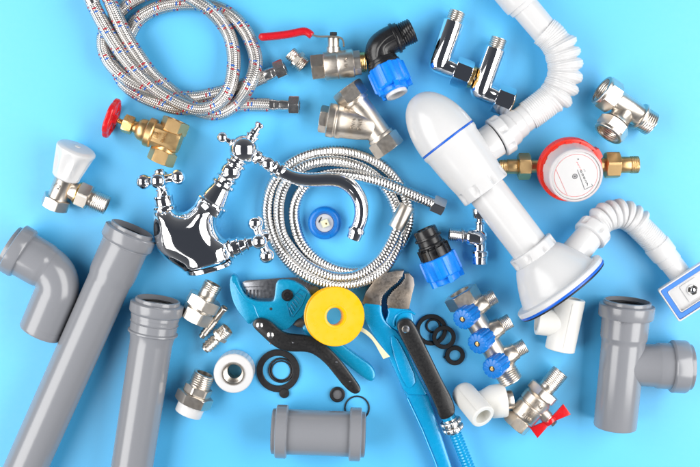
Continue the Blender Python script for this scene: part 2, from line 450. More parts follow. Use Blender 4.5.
# ---------------------------------------------------------------- white siphon (bottle trap, strainer cup, overflow)
t = thing('sink_siphon', 'white plastic sink siphon with blue seals, ribbed hoses and overflow plate', 'siphon', 500, 200)
zt, ze = 32.5, 50.
tip, endp = (414.5, 96), (561.5, 289.5)
F, L = fr(tip, endp, zt, ze)
b = MB(); pr = [(0.3, .01)]
for k in range(1, 15):
    a = PI/2*k/14; pr.append((54-54*math.cos(a)**1.0, 31.2*math.sin(a)**.93))
b.lathe(F, pr+[(54.3, 30)], 72, cap0=False); b.build('bottle_dome', 'white', t)
MB().cyl(F, 54.2, 56.4, 30.9, .4, 72).build('seal_ring', 'blue_seal', t)
b = MB(); b.lathe(F, [(56.2, 30), (56.4, 31.2), (60, 31), (61.5, 30.3), (64, 29.8), (80, 29), (95, 27.6), (103, 26.6), (106, 26.4)], 72); 
Fb, Lb = fr((459, 163), (511, 129), 32, 25)
b.lathe(Fb, [(6, 17.5), (30, 17.6), (44, 17.8)], 48); b.build('trap_body', 'white', t)
def gripnut(F, x0, x1, r, n=8, mat='white', name='union_nut', seg=96):
    def rf(x, th, q):
        if q < r-2.0: return q
        u = (th*n/(2*PI)) % 1.0
        d = 1-min(1, abs(u-.5)/.17)
        m = math.sin(PI*min(1, max(0, (x-x0-1.5)/(x1-x0-2))))
        return q-2.6*max(0, d)**.6*m
    b = MB(); pr = [(x0, r-1.6), (x0+.5, r-.4), (x0+1.2, r)]+[(x0+1.2+(x1-x0-2.4)*k/10, r) for k in range(1, 10)]+[(x1-1.2, r), (x1-.4, r-.5), (x1, r-1.6)]
    b.lathe(F, pr+[(x1, r-5), (x0, r-5)], seg, rf=rf, hollow=True)
    return b
gripnut(F, 103, 119, 26.4).build('union_nut', 'white', t)
b = MB(); b.lathe(F, [(110, 19.6), (192, 19.4)], 56); b.build('outlet_pipe', 'white', t)
gripnut(F, L-53, L-41, 24.6).build('union_nut', 'white', t)
x0 = L-43
b = MB(); b.lathe(F, [(x0, 22.5), (x0+3, 26), (x0+8, 29.5), (x0+15, 33.4), (x0+24, 37.8), (x0+31, 40.6), (x0+35.2, 42), (x0+36.2, 43), (x0+37, 49.4), (x0+38, 50.2), (x0+41.6, 50.4), (x0+42, 50), (x0+42, 44), (x0+30, 37), (x0+5, 18), (x0, 15)], 96, hollow=True)
b.build('strainer_cup', 'white', t)
MB().cyl(F, x0+41.7, x0+44.6, 50.3, .8, 96, bore=40).build('seal_ring', 'blue_seal', t)
MB().cyl(F, x0+44.3, x0+46.4, 49.2, .8, 96, bore=38).build('rubber_seal', 'rubber', t)
# branch with ribbed hose
gripnut(Fb, Lb-17.5, Lb-6, 21, 7).build('union_nut', 'white', t)
def ribbed(pts, r, x_mm, fold, fine=(1.9, .35), foldp=(9.2, 3.0), outer=-1):
    """x_mm(s): True where the hose is stretched into deep folds"""
    def rf(s, th, q):
        s *= 1000
        v = abs((s/fine[0]) % 1*2-1)*fine[1]
        k = fold(s)
        if k > 0:
            u = (s/foldp[0]) % 1
            v += k*foldp[1]*(1-abs(2*u-1)**2.5)*(.12+.88*(.5+.5*outer*math.cos(th))) - k*.6
        return q+v/1000
    b = MB(); b.tube(pts, r/1000, 40, rf=rf); return b
seg1 = MB()
G, LG = fr((505, 133), (531, 114), 24, 18)
seg1.lathe(G, [(-4, 16), (-3, 17.6), (7, 17.3), (9, 16.6), (9.6, 15.4), (18, 15.2), (19.4, 14.6), (20, 14), (LG+4, 13.8)], 48)
seg1.build('stepped_collar', 'white', t)
def ramp01(x, a, b_): return max(0, min(1, (x-a)/(b_-a)))
pp = spline([(528, 116, 18), (539, 108, 18), (550, 99, 18), (558.5, 87, 18.5), (563, 70, 19), (559, 50, 19), (552, 38, 18.5), (544, 31, 18)], .38)
tot = sum((pp[i+1]-pp[i]).length for i in range(len(pp)-1))*1000
ribbed(pp, 14.6, None, lambda s: min(ramp01(s, 24, 30), 1-ramp01(s, tot-20, tot-15)), fine=(2.2, .5), foldp=(9.6, 5.6)).build('ribbed_hose', 'white', t)
G, LG = fr((547, 34), (500, -22), 18)
b = MB(); b.lathe(G, [(0, 13.6), (34, 14.0), (34.6, 15.4), (38, 15.9), (39, 15.9), (39.5, 17.4), (43, 17.8), (45, 17.9), (LG, 18)], 48); b.build('spigot_pipe', 'white', t)
# overflow
G, LG = fr((562, 268), (603, 220), 48, 24)
b = MB(); b.lathe(G, [(17, 14.5), (34, 14.3), (48, 14.2)], 40); b.build('overflow_branch', 'white', t)
gripnut(G, LG-24, LG-11.5, 17.8, 6).build('union_nut', 'white', t)
pp = spline([(594, 230, 30), (603, 221, 26), (612, 217, 22), (622, 216, 18), (633, 221.5, 16), (643, 230.5, 15), (652, 239.5, 15), (658, 246, 15)], .38)
tot = sum((pp[i+1]-pp[i]).length for i in range(len(pp)-1))*1000
ribbed(pp, 12.3, None, lambda s: min(ramp01(s, 8, 12), 1-ramp01(s, tot-30, tot-26)), fine=(2.2, .5), foldp=(7.2, 5.0), outer=1).build('ribbed_hose', 'white', t)
G, LG = fr((656, 244), (683, 278), 15, 14)
b = MB(); b.lathe(G, [(0, 13.4), (1, 13.8), (14, 13.4), (15, 12.8), (15.5, 12), (24, 12), (24.6, 11.2), (48, 11.2)], 44); b.build('overflow_pipe', 'white', t)
# plate: frame in its own plane, roughly level
c = P(693, 290, 30); u = (P(700, 263.7, 30)-P(659.5, 291.3, 30)).normalized(); up_ = Vector((-.05, -.06, 1)).normalized(); v_ = up_.cross(u).normalized(); u = v_.cross(up_)
K = kpx(690, 290, 30)
PL = Matrix.Translation(c) @ Matrix(((u.x, v_.x, up_.x, 0), (u.y, v_.y, up_.y, 0), (u.z, v_.z, up_.z, 0), (0, 0, 0, 1))) @ Matrix.Scale(K, 4)
def rrect(x, y, r=2.): 
    o = []
    for sx, sy, a0 in ((1, 1, 0), (-1, 1, 90), (-1, -1, 180), (1, -1, 270)):
        for k in range(5): a = math.radians(a0+22.5*k); o.append((sx*(x-r)+r*math.cos(a), sy*(y-r)+r*math.sin(a)))
    return o
def frame_ring(F, xo, yo, xi, yi, z0, z1, ro=2., ri=1.5):
    b = MB(); A, B = rrect(xo, yo, ro), rrect(xi, yi, ri)
    rings = [[F @ Vector((x, y, z)) for x, y in q] for q, z in ((A, z0), (A, z1-.4), (rrect(xo-.4, yo-.4, ro), z1), (rrect(xi+.3, yi+.3, ri), z1), (B, z1-.3), (B, z0))]
    return b.ring_surface(rings, True)
b = frame_ring(PL, 29, 19.6, 27.4, 18.0, -3, 2.2); b.prism(PL, rrect(28.6, 19.2), -5.5, -2.5, .5); b.build('overflow_plate', 'white', t)
frame_ring(PL, 27.2, 17.8, 22.5, 13.2, -2.6, 1.2).build('blue_gasket', 'blue_frame', t)
b = frame_ring(PL, 22.3, 13.0, 21.2, 12.0, -2.6, .9)
b.lathe(PL @ R(-90, 'Y'), [(-14, 9), (-2.6, 9), (-2.5, 6), (-.2, 5.6), (-.2, 4.2), (-3, 4.2)], 32)
b.prism(PL, rrect(9.5, 9.5, 2), -2.6, -1.5, .4); b.build('inlet_plate', 'white', t)
b = MB(); b.ball(PL, 0, 0, .4, 2.6, ax=(2.6, 2.6, 1.2)); b.build('screw', 'chrome', t)
b = MB()
for k in range(3):
    G = PL @ R(120*k+20, 'Z'); b.prism(G, [(1.6, -1.5), (4.3, -2.6), (4.9, 0), (4.3, 2.6), (1.6, 1.5)], -.15, .25, 0.1)
b.build('drain_slot', 'ink', t)

# ---------------------------------------------------------------- water meter
t = thing('water_meter', 'round water meter with red ring, white dial and brass unions', 'water meter', 572, 171)
F, L = fr((499, 166.8), (638, 164.6), 17, 17)
b = MB(); b.thread(F, 0, 8, 7.2, 1.7, .5, bore=5); b.cyl(F, 8, 20, 7.4, .4, bore=5); b.build('union_tail', 'brass_cast', t)
MB().hexa(F, 19, 31, 11.6, 0, bore=6).build('union_nut', 'brass_cast', t)
b = MB(); b.lathe(F, [(28, 6.5), (41, 6.5), (46, 12), (60, 20), (72, 24), (86, 20), (96, 12), (101, 7.5), (110, 7)], 40); b.build('meter_body', 'brass_cast', t)
MB().hexa(F, 106, 120, 12.2, 20, bore=6).build('union_nut', 'brass_cast', t)
b = MB(); b.cyl(F, 119, 131, 8.2, .4, bore=5.4); b.thread(F, 131, L, 8.9, 1.7, .6, bore=5.4); b.build('union_tail', 'brass_cast', t)
A, B = P(569.8, 169.6, 30), P(576.6, 176.2, 56)
X = (B-A).normalized(); Y = Vector((0, 0, 1)).cross(X).normalized(); Y = (Vector((1, 0, 0))-X*X.x).normalized(); Z = X.cross(Y); K = kpx(573, 173, 45)
D = Matrix.Translation(A) @ Matrix(((X.x, Y.x, Z.x, 0), (X.y, Y.y, Z.y, 0), (X.z, Y.z, Z.z, 0), (0, 0, 0, 1))) @ Matrix.Scale(K, 4)
def rf(x, th, r):
    if r < 31: return r
    return r + (2.6 if abs((math.degrees(th)-32+180) % 360-180) < 9 else 0)
b = MB(); b.lathe(D, [(-8, 24), (-8, 31.4), (-7, 32.4), (3, 32.6), (4.5, 32), (5, 30.8), (5, 29)], 120, rf=rf)
for k in range(12):
    G = D @ R(30*k+8, 'X'); b.box(G, 3, 7.0, 28.2, 30.4, -3.4, 3.4)
b.build('red_ring', 'orange_red', t)
b = MB(); b.lathe(D, [(2, 29.2), (6, 28.8), (12, 28.0), (19, 27.2), (23, 27.2), (25.5, 27.0), (26.5, 26.0), (26.5, 24.6), (23, 24.4), (22, 24.2)], 80); b.build('meter_cover', 'frost', t)
L_ = (B-A).length/K
b = MB(); b.cyl(D, 20, 25.2, 24.2, .2, 80); b.build('dial', 'dial', t)
DZ = D @ T(25.25, 0, 0) @ Matrix(((0, 0, 1, 0), (1, 0, 0, 0), (0, 1, 0, 0), (0, 0, 0, 1)))   # local xy on dial, z out
def dline(p, q, w_, mat_b, z=0.08):
    p, q = Vector(p), Vector(q); d = (q-p).normalized(); nn = Vector((-d.y, d.x))*w_/2
    mat_b.prism(DZ, [tuple(p-nn), tuple(q-nn), tuple(q+nn), tuple(p+nn)], .0, z, 0)
b = MB(); b.torus(D, 21.6, .22, 80, 6, .12, x=25.3)
dline((-20.4, 6.4), (-7.6, -20.0), .4, b)
for k in range(5): dline((-.6+k*1.0, 13.8-k*1.8), (1.4+k*1.0, 13.0-k*1.8), .5, b)
b.build('red_marking', 'ink_red', t)
b = MB(); dline((1, 6), (9.6, -14.4), .7, b); dline((9.6, -14.4), (17.6, -10.6), .6, b); dline((17.6, -10.6), (16, -8.6), .5, b)
b.lathe(D @ T(25.3, 1.2, 16.6), [(0, .8), (.1, .8)], 16)
ang = math.degrees(math.atan2(-20.4, 8.6))
for k, ch_ in enumerate('00027'):
    G = DZ @ T(4.9+1.75*k, 2.6-3.3*k+1.3, 0.1) @ R(ang+90+0, 'Z')
    for o_ in (0, .25): b.text(G @ T(o_, 0, 0), ch_, 4.2, .05)
b.text(DZ @ T(8.2, 5.2, .1) @ R(ang+0, 'Z'), 'm3', 2.4, .04)
b.build('dial_counter', 'ink_grey', t)
b = MB(); b.torus(D @ T(25.3, -1.0, -.8), 2.3, .45, 30, 8, .3); b.cyl(D @ T(25.3, -1.0, -.8), -.1, .35, 1.2, .1, 20); b.build('dial_spindle', 'ink_grey', t)
b = MB(); b.lathe(D, [(25.9, 24.4), (26.2, 24.4), (26.6, 20), (26.7, .01)], 64, cap1=False); b.build('dial_cover', 'clear', t)

# ---------------------------------------------------------------- braided hoses
HZ = 7.2
A_ = [(86, -9, 20), (93, 4, 21), (101, 20, 22), (112, 39, 23), (125, 58, 23), (140, 75, 22), (157, 90, 21), (175, 101, 20), (192, 108, 19), (206, 109, 19), (220, 102, 18), (230, 87, 19), (234, 62, 14), (231, 40, 10), (224, 26, 10), (213, 13, 16), (200, 3, 20), (186, -5, 18), (165, -10, 10), (146, -6, 8),
      (130, 2, 8), (117, 14, 8), (107, 28, 10), (103, 42, 14), (107, 58, 18), (118, 72, 20), (134, 84, 19), (152, 91, 14), (172, 96, 10), (196, 97.5, 8), (226, 91, 7.4), (246, 84, 7.4), (265, 76, 9)]
B_ = [(104, -14, 12), (108, -4, 18), (116, 15, 22), (126, 36, 22), (138, 55, 20), (152, 74, 16), (170, 90, 12), (186, 102, 14), (203, 112, 14), (221, 113, 12), (238, 102, 10), (250, 84, 19), (256, 62, 12), (251, 42, 7.4), (242, 26, 7.4), (229, 13.5, 7.4), (213, 6.5, 7.4), (194, 3.5, 7.4), (170, 5, 7.4), (151, 11, 7.4), (137, 21, 7.4), (129, 35, 7.4),
      (122, 50, 7.4), (118, 66, 7.4), (123, 82, 7.4), (138, 94, 7.4), (156, 102, 7.4), (176, 108, 7.4), (200, 108, 7.4), (225, 105.5, 7.4), (248, 104.6, 7.4), (270, 105, 9)]
for pts, lab, a, bb in ((A_, 'red and blue flecked braided steel hose whose nut ends beside the small nickel nipple', (262, 77.4), (283, 68.2)),
                 (B_, 'red and blue flecked braided steel hose whose nut ends lower, above the shower hose', (264, 104.8), (297, 105.4))):
    t = thing('braided_hose', lab, 'hose', 190, 60, 'braided hoses coiled together')
    pp = spline(pts, 2.2); MB().tube(pp, .0068, 28, uvk=1).build('hose', 'braid', t)
    F, L = fr(a, bb, 9, 11)
    e = L-11 if a[1] < 90 else L-4
    b = MB(); b.cyl(F, 1, 11, 6.4, .5); b.lathe(F, [(8, 5.6), (12, 6.2), (14, 5.6), (16, 5.6), (18, 6), (L-6, 5)], 32); b.build('ferrule', 'chrome_soft', t)
    MB().hexa(F, L-8, L+2.5, 8.6, 25, bore=5).build('hose_nut', 'chrome_soft', t)
    MB().cyl(F, L+.5, L+1.5, 6, .2).build('washer', 'rubber', t)
    if a[1] < 90:
        F, L = fr((86, -9), (94, 5), 20, 21); MB().cyl(F, 0, L, 7.3, .5).build('ferrule', 'chrome_soft', t)

# ---------------------------------------------------------------- spiral shower hose
t = thing('shower_hose', 'coiled chrome spiral shower hose around the small blue cap', 'shower hose', 337, 217)
pts = [(436, 204.5, 14), (421, 198, 16), (400, 189, 18.5), (380, 181.5, 18.5), (357, 176, 17), (335, 174, 13), (316, 178, 10), (303, 188, 8), (295, 204, 7), (294.5, 222, 6.3), (301, 242, 6.3), (316, 259, 6.3), (338, 270, 6.3), (362, 271.5, 6.3), (385, 262, 6.3), (400, 245, 6.3), (408, 226, 6.3), (408, 206, 6.3), (402, 188, 6.3), (389, 171, 6.3), (369, 158, 6.3), (345, 151.5, 6.3), (320, 152, 6.3), (298, 159, 7), (281, 172, 8), (270, 191, 8), (267, 215, 8), (273, 239, 8), (286, 259, 9), (306, 276, 12), (332, 285, 13), (357, 283.5, 13), (379, 273, 13), (392, 257, 12), (399, 238, 9), (398, 216, 7), (391, 196, 6.5), (377, 178, 7), (355, 165.5, 10), (328, 161, 12), (303, 167, 12), (286, 183, 12), (279, 205, 10), (281, 230, 8), (291, 249, 10), (308, 266, 13), (334, 277, 15), (358, 275, 16), (379, 261, 17), (391, 243, 19), (399, 224, 19)]
pp = spline(pts, .62)
def rf(s, th, r):
    u = (s*1000/3.1+th/(2*PI)) % 1
    return r-.00075*(abs(2*u-1)**2.6)
MB().tube(pp, .0058, 20, rf=rf).build('hose', 'chrome_soft', t)
F, L = fr((424, 199.2), (444, 208), 14.5, 12.5)
MB().cyl(F, 0, 10, 6.2, .5).build('ferrule', 'chrome', t)
MB().hexa(F, 8.5, L-.5, 8.6, 25, bore=5).build('hose_nut', 'chrome', t)
F, L = fr((407, 205.5), (396, 227.5), 19, 19)
MB().cyl(F, 0, L+1, 8.2, .6, bore=5.2).build('sleeve', 'nickel', t)

# ---------------------------------------------------------------- ball valve with red lever
t = thing('ball_valve', 'nickel ball valve with brass thread and long red lever handle', 'valve', 335, 66)
F, L = fr((311.4, 67.8), (366, 61.8), 14)
b = MB(); b.hexa(F, 0, 13, 11.8, 30, bore=8); b.lathe(F, [(12, 11.5), (13, 13.6), (14, 14.2), (26, 14.4), (27, 13.7), (28, 14.2), (42, 14.2), (43, 13.2)], 48)
b.build('valve_body', 'nickel_cast', t)
MB().hexa(F, 41, 49.5, 12.2, 30, sides=8).build('end_collar', 'nickel', t)
MB().thread(F, 46, L, 10.4, 1.9, .6, bore=7.5).build('thread', 'brass', t)
b = MB(); b.text(F @ T(34.5, 0, 0) @ R(0, 'X') @ R(90, 'Z') @ T(0, 0, 14.3), '1/2 PN', 4.4, .65); b.build('embossing', 'nickel', t)
G, LG = fr((333.5, 55), (333.5, 32.5), 14, 15)
b = MB(); b.cyl(G, 2, 8, 7, .5); b.cyl(G, 6, 17, 5.8, .5); b.build('stem', 'nickel', t)
MB().hexa(G, 19, 22.5, 3.1, 0).build('stem_nut', 'gasket', t)
def strip(cpts, w_, th, name, mat, za):
    """bent flat bar: path in the photo plane, upright width w_ in mm"""
    b = MB(); W = spline(cpts, 1.5); rings = []
    for i, p in enumerate(W):
        d = (W[min(len(W)-1, i+1)]-W[max(0, i-1)]).normalized(); nn = Vector((-d.y, d.x, 0)).normalized()*th/2000
        h = Vector((0, 0, w_/2000)); rings.append([p-nn-h, p+nn-h, p+nn+h, p-nn+h])
    b.ring_surface(rings); return b
strip([(308, 31.5, 15), (313, 35.5, 15), (319, 37, 15), (330, 36.8, 15), (341, 38, 15), (343.5, 41, 15), (343.8, 47, 15)], 10, 1.6, 0, 0, 0).build('lever_bar', 'nickel', t)
pp = spline([(258.5, 37.3, 15), (275, 36, 15), (290, 34, 15), (302, 31.5, 15), (307, 32, 15), (312, 35.8, 15)], 1.2)
b = MB(); n_ = sum((pp[i+1]-pp[i]).length for i in range(len(pp)-1))
def rf(s, th, r):
    e = min(1, s/.004, (n_-s)/.0015+.6); e = math.sqrt(max(.02, 1-(1-e)**2))
    return math.hypot(.0034*math.cos(th), .0062*math.sin(th))*e
b.tube(pp, .003, 24, rf=rf); b.build('lever_grip', 'red_rubber', t)

# ---------------------------------------------------------------- small nickel nipple
t = thing('pipe_nipple', 'small nickel threaded nipple with hexagon waist next to the red lever', 'pipe fitting', 297, 59)
F, L = fr((290, 52.8), (304.5, 66.3), 8.6)
b = MB(); b.thread(F, 0, 9, 7.2, 2.0, .7, bore=5); b.thread(F, 11, L, 8.1, 2.0, .7, bore=5.5); b.build('thread', 'nickel', t)
MB().hexa(F, 8, 12.5, 8.3, 10, bore=4.5).build('hexagon', 'nickel', t)

# ---------------------------------------------------------------- black elbow with blue nut
def notched_nut(F, x0, x1, r, n=10, mat='blue', parent=None, name='compression_nut', bore=11, cup=4, cr=None):
    """ribbed plastic nut: flat panels with raised bars"""
    cr = cr or r-4.5
    def rf(x, th, q):
        if q < r-3.2: return q
        u = (th*n/(2*PI)) % 1.0
        return q-(0 if u < .22 or u > .9 else 1.7*math.sin(PI*min(1, max(0, (u-.2)/.04*.5)))**1 if u < .24 else (1.7 if .24 <= u <= .88 else 1.7*(.9-u)/.02))
    b = MB(); b.lathe(F, [(x0, r-2), (x0+.4, r-.8), (x0+1.4, r), (x1-2, r+.1), (x1-1, r-.4), (x1, r-1.6), (x1+.1, cr), (x1+cup-1, cr), (x1+cup, cr-.9), (x1+cup, bore), (x1-6, bore-.8), (x0, bore-.8)], 120, rf=rf, hollow=True)
    for k in range(n//2):
        G = F @ R(360/n*2*k+8, 'X'); b.box(G, x1-1.5, x1+cup-.5, cr-.6, r-.8, -2.0, 2.0)
    return b
t = thing('compression_elbow', 'black plastic compression elbow with blue nut and threaded end', 'pipe elbow', 385, 60)
F, L = fr((377, 46.5), (412.6, 30.3), 18, 17)
b = MB(); b.cyl(F, 14, 20, 13.6, .4); b.cyl(F, 18.6, 21.4, 15.8, .5); 
A, C, B = P(398, 37, 18), P(373.2, 48, 18), P(385.5, 70, 18)
pp = spline([(400, 36, 18), (388, 41.5, 18), (380.5, 47.5, 18), (379.5, 55, 18), (384, 65, 18), (388, 75, 18)], 1.2)
b.tube(pp, .0137, 44)
for q in (-4.5, 4.5):
    b.tube([p+Vector((0, 0, .0128)) for p in spline([(396, 37+q*.6, 18), (386, 42+q*.6, 18), (380+q*.5, 49, 18), (381+q, 58, 18)], 2)], .0012, 8)
b.build('elbow_body', 'black', t)
b = MB(); b.thread(F, 20.8, L, 12.8, 2.3, 1.1, bore=9.5, seg=48); b.build('thread', 'black', t)
G, LG = fr((379.5, 55), (398, 96.5), 18, 31)
b = MB(); b.cyl(G, 7, 13, 15.6, .5); b.cyl(G, 11, 15, 17, .5); b.build('shoulder', 'black', t)
notched_nut(G, 14.5, 37.5, 19.4, 10, bore=11, cup=5.5, cr=13.8).build('compression_nut', 'blue', t)
MB().cyl(G, 34, LG-1.4, 11, .3, bore=8.5).build('clamp_ring', 'white', t)

# ---------------------------------------------------------------- black and blue coupling
t = thing('compression_coupling', 'black ribbed plastic coupling with blue nut lying below the shower hose end', 'pipe coupling', 440, 258)
F, L = fr((424.2, 229), (449.5, 285), 18.5, 18.5)
b = MB(); b.lathe(F, [(0, 9), (0, 11), (.6, 11.9), (7, 12), (8, 12.2), (8.2, 13.8), (9.6, 14.3), (10.6, 13.8), (10.8, 12), (16, 12.4), (16.6, 13.9), (18, 14.4), (19, 14), (19.4, 13), (20.2, 13.2), (21, 15), (31, 15.6), (31, 12), (2, 8)], 56, hollow=True)
for k in range(10): b.box(F @ R(36*k+9, 'X'), 19, 30, 13.5, 16.4, -.8, .8)
b.build('coupling_body', 'black', t)
b = MB(); b.text(F @ T(25.5, 0, 15.7) @ R(90, 'Z'), '32', 5, .65); b.build('embossing', 'black', t)
notched_nut(F, 30, 51.5, 19.4, 10, bore=11, cup=6.5, cr=14.2).build('compression_nut', 'blue', t)

# ---------------------------------------------------------------- two chrome angled connectors
def connector(dx, dy, lab, sl=36.5):
    t = thing('angled_connector', lab, 'tap connector', 445+dx, 60+dy, 'chrome angled connectors')
    F, L = fr((457.7+dx, 11.5+dy), (439+dx, 63.5+dy), 14.5)
    MB().thread(F, 0, 12, 8.3, 2.0, .6, bore=6).build('thread', 'nickel', t)
    b = MB(); b.lathe(F, [(10.4, 7), (10.4, 9.4), (11.2, 10.4), (12, 10.6), (L-2, 10.4)], 48)
    b.lathe(F, [(L-3, 10.4), (L, 10.4), (L+4, 9.8), (L+7.4, 7.6), (L+9.4, 4), (L+10, .5)], 48, cap0=False)
    G, LG = fr((439+dx, 64+dy), (474+dx, 78+dy), 14.5)
    b.lathe(G, [(-2, 9.2), (8, 9.2), (12, 9), (14, 8.6), (22, 8.6)], 48)
    b.build('connector_body', 'chrome', t)
    MB().hexa(G, 16, 33.5, 13.0, 0, bore=8).build('union_nut', 'chrome', t)
    b = MB(); b.lathe(G, [(31, 8), (31, 10.6), (33, 11), (sl, 11.2), (sl+.5, 10.6), (sl+.5, 6), (31, 6)], 48, hollow=True); b.build('brass_seat', 'brass', t)
connector(0, 0, 'upper left one of the two chrome angled tap connectors')
connector(41.5, 27, 'lower right one of the two chrome angled tap connectors', 34)

# ---------------------------------------------------------------- gate valve
t = thing('gate_valve', 'cast brass gate valve with small red handwheel', 'valve', 160, 140)
F, L = fr((110, 117.6), (181, 144), 17)
ns = 6
def rf(x, th, r):
    return r if r < 16 else r-1.3*(1-abs(math.cos(th*ns/2)))**1.0*1.4
b = MB()
b.lathe(F, [(-1.5, 17), (-1, 19.6), (0, 20.6), (3, 20.6), (4.4, 19.8), (5, 17.5), (4, 16.4), (0, 16.4)], 72, rf=rf, hollow=True)
for k in range(5):
    b.box(F @ R(72*k+14, 'X'), 1, 4.2, 3, 17.5, -2.2, 2.2)
b.cyl(F, 0, 8, 5, .5); b.build('handwheel', 'red', t, bevel=.0005)
b = MB(); b.cyl(F, 5, 16, 2.6, .3); b.thread(F, 8, 16, 2.9, 1.6, .5); b.build('spindle', 'brass', t)
MB().hexa(F, 14.5, 24.5, 8.2, 12).build('packing_nut', 'brass', t)
b = MB(); b.lathe(F, [(23, 5.6), (28, 6), (29, 8), (31, 10), (33, 11), (37, 11.4), (38.4, 11), (39, 13.6), (40, 14.6), (45.4, 14.8), (46.6, 14), (47, 12), (52, 12)], 48)
b.lathe(F, [(46, 11.5), (55, 11.7), (L-6, 11.5), (L-1.5, 10.4), (L-.5, 8)], 24, rf=lambda x, th, r: min(r*1.18, r/max(abs(math.cos(th)), abs(math.sin(th)))))
G, LG = fr((159.6, 163), (177, 120.2), 16.5)
b.lathe(G, [(4, 11.2), (LG-4, 11.2)], 40); b.build('valve_body', 'brass_cast', t)
for xa, xb in ((0, 13.5), (LG-13, LG)): MB().hexa(G, xa, xb, 12.2, 0, bore=9).build('end_hexagon', 'brass_cast', t)
b = MB(); b.text(F @ T(52, .6, 14.4) @ R(90, 'Z'), '1/2', 5.6, .65); b.text(F @ T(59, .6, 13.9) @ R(90, 'Z'), 'PN16', 4.6, .65); b.build('embossing', 'brass', t)

# ---------------------------------------------------------------- radiator valve with white knob
t = thing('radiator_valve', 'nickel angle radiator valve with white faceted knob', 'valve', 70, 180)
F, L = fr((77.6, 146.5), (54, 207), 26, 13)
nf = 8
def rf(x, th, r):
    if r < 10: return r
    k = math.sin(PI*min(1, max(0, (x-4)/29)))**.8 if 4 < x < 33 else 0
    return r-3.0*k*abs(math.cos(th*nf/2))**1.5
b = MB(); b.lathe(F, [(0, 4), (.4, 15), (1.2, 18), (2.8, 19.6), (4.5, 20)]+[(4.5+3*k, 20-.62*k) for k in range(1, 9)]+[(31, 14.4), (33.4, 14), (34.6, 13.2), (34.8, 11)], 96, rf=rf)
b.build('knob', 'white', t)
b = MB(); b.cyl(F, -.5, .8, 3, .3, 20, bore=1.2); b.build('knob_cap', 'ppr', t)
b = MB(); b.lathe(F, [(33, 9), (36, 11), (38, 10.6), (42, 10), (L-10, 10.2), (L-8, 11)], 44)
G, LG = fr((60, 185.5), (107, 205.8), 15, 12)
b.lathe(G, [(3, 8.4), (12, 8.6), (17, 10), (19, 11)], 40); b.build('valve_body', 'nickel', t)
MB().hexa(F, L-11.5, L, 12.8, 8, bore=9).build('inlet_nut', 'nickel', t)
MB().cyl(G, 17.8, 20.4, 11.6, .3).build('brass_ring', 'brass', t)
MB().hexa(G, 19.6, 31.5, 12.2, 20, bore=7).build('union_nut', 'nickel', t)
b = MB(); b.cyl(G, 30, 36, 8.6, .4, bore=6.6); b.thread(G, 35, LG, 9.8, 1.9, .6, bore=6.8); b.build('thread', 'nickel', t)
b = MB(); b.text(F @ T(43.2, -1.4, 0) @ R(6, 'X') @ T(0, 0, 10.8) @ R(70, 'Z'), '1/2', 6, .3); b.build('embossing', 'ink_grey', t)

# ---------------------------------------------------------------- chrome faucet
t = thing('faucet', 'chrome two handle faucet with curved spout lying on its back', 'faucet', 200, 240)
outline = smooth_poly([(154.5, 206.5), (153.2, 213), (153, 222), (154, 236), (157, 249), (165, 259), (176, 266), (184.5, 271), (191, 290), (241, 275), (235, 257), (232, 248), (229.5, 240), (222.5, 237), (217.5, 230), (216, 222), (218.5, 213), (221, 209.5), (200, 195.5), (196.5, 201), (190, 208), (184, 212), (178, 211.5), (174.5, 206)], 1)
OW = [(P(x, y, 24).x*1000, P(x, y, 24).y*1000) for x, y in outline]
def pdist(x, y):
    ins = False; best = 1e9; n_ = len(OW)
    for i in range(n_):
        (x0, y0), (x1, y1) = OW[i], OW[(i+1) % n_]
        if (y0 > y) != (y1 > y) and x < (x1-x0)*(y-y0)/(y1-y0)+x0: ins = not ins
        dx, dy = x1-x0, y1-y0; tt = max(0, min(1, ((x-x0)*dx+(y-y0)*dy)/(dx*dx+dy*dy+1e-12)))
        best = min(best, math.hypot(x-x0-tt*dx, y-y0-tt*dy))
    return best if ins else -best
gx0, gx1 = min(p[0] for p in OW)-1, max(p[0] for p in OW)+1; gy0, gy1 = min(p[1] for p in OW)-1, max(p[1] for p in OW)+1
st_ = .8; nx, ny = int((gx1-gx0)/st_)+1, int((gy1-gy0)/st_)+1
hgt = {}
Dm = 23.
BL = (P(187, 271.5, 24).x*1000, P(187, 271.5, 24).y*1000); BN = (.29, -.957)
for i in range(nx):
    for j in range(ny):
        d_ = pdist(gx0+i*st_, gy0+j*st_)
        c1_ = (gx0+i*st_-BL[0])*BN[0]+(gy0+j*st_-BL[1])*BN[1]
        if d_ > -.2 and c1_ < 0:
            e_ = min(Dm, max(0.05, d_)); hgt[i, j] = math.sqrt(Dm*Dm-(Dm-e_)**2)*.95
b = MB(); idx = {}
for (i, j), h_ in hgt.items():
    for s_ in (1, -1):
        idx[i, j, s_] = len(b.v); b.v.append(Vector((gx0+i*st_, gy0+j*st_, 24+s_*h_))*.001)
for (i, j) in hgt:
    q = [(i, j), (i+1, j), (i+1, j+1), (i, j+1)]
    if all(c_ in hgt for c_ in q):
        b.f.append(tuple(idx[c_[0], c_[1], 1] for c_ in q)); b.f.append(tuple(idx[c_[0], c_[1], -1] for c_ in q[::-1]))
        for c1, c2, nb in (((i, j), (i+1, j), (i, j-1)), ((i+1, j), (i+1, j+1), (i+1, j)), ((i+1, j+1), (i, j+1), (i, j+1)), ((i, j+1), (i, j), (i-1, j))):
            o1, o2 = nb, (nb[0]+1, nb[1]+1)
            nbq = [nb, (nb[0]+1, nb[1]), o2, (nb[0], nb[1]+1)]
            if not all(c_ in hgt for c_ in nbq): b.f.append((idx[c1+(1,)], idx[c1+(-1,)], idx[c2+(-1,)], idx[c2+(1,)]))
o = b.build('mixer_body', 'chrome', t, sharp=180)
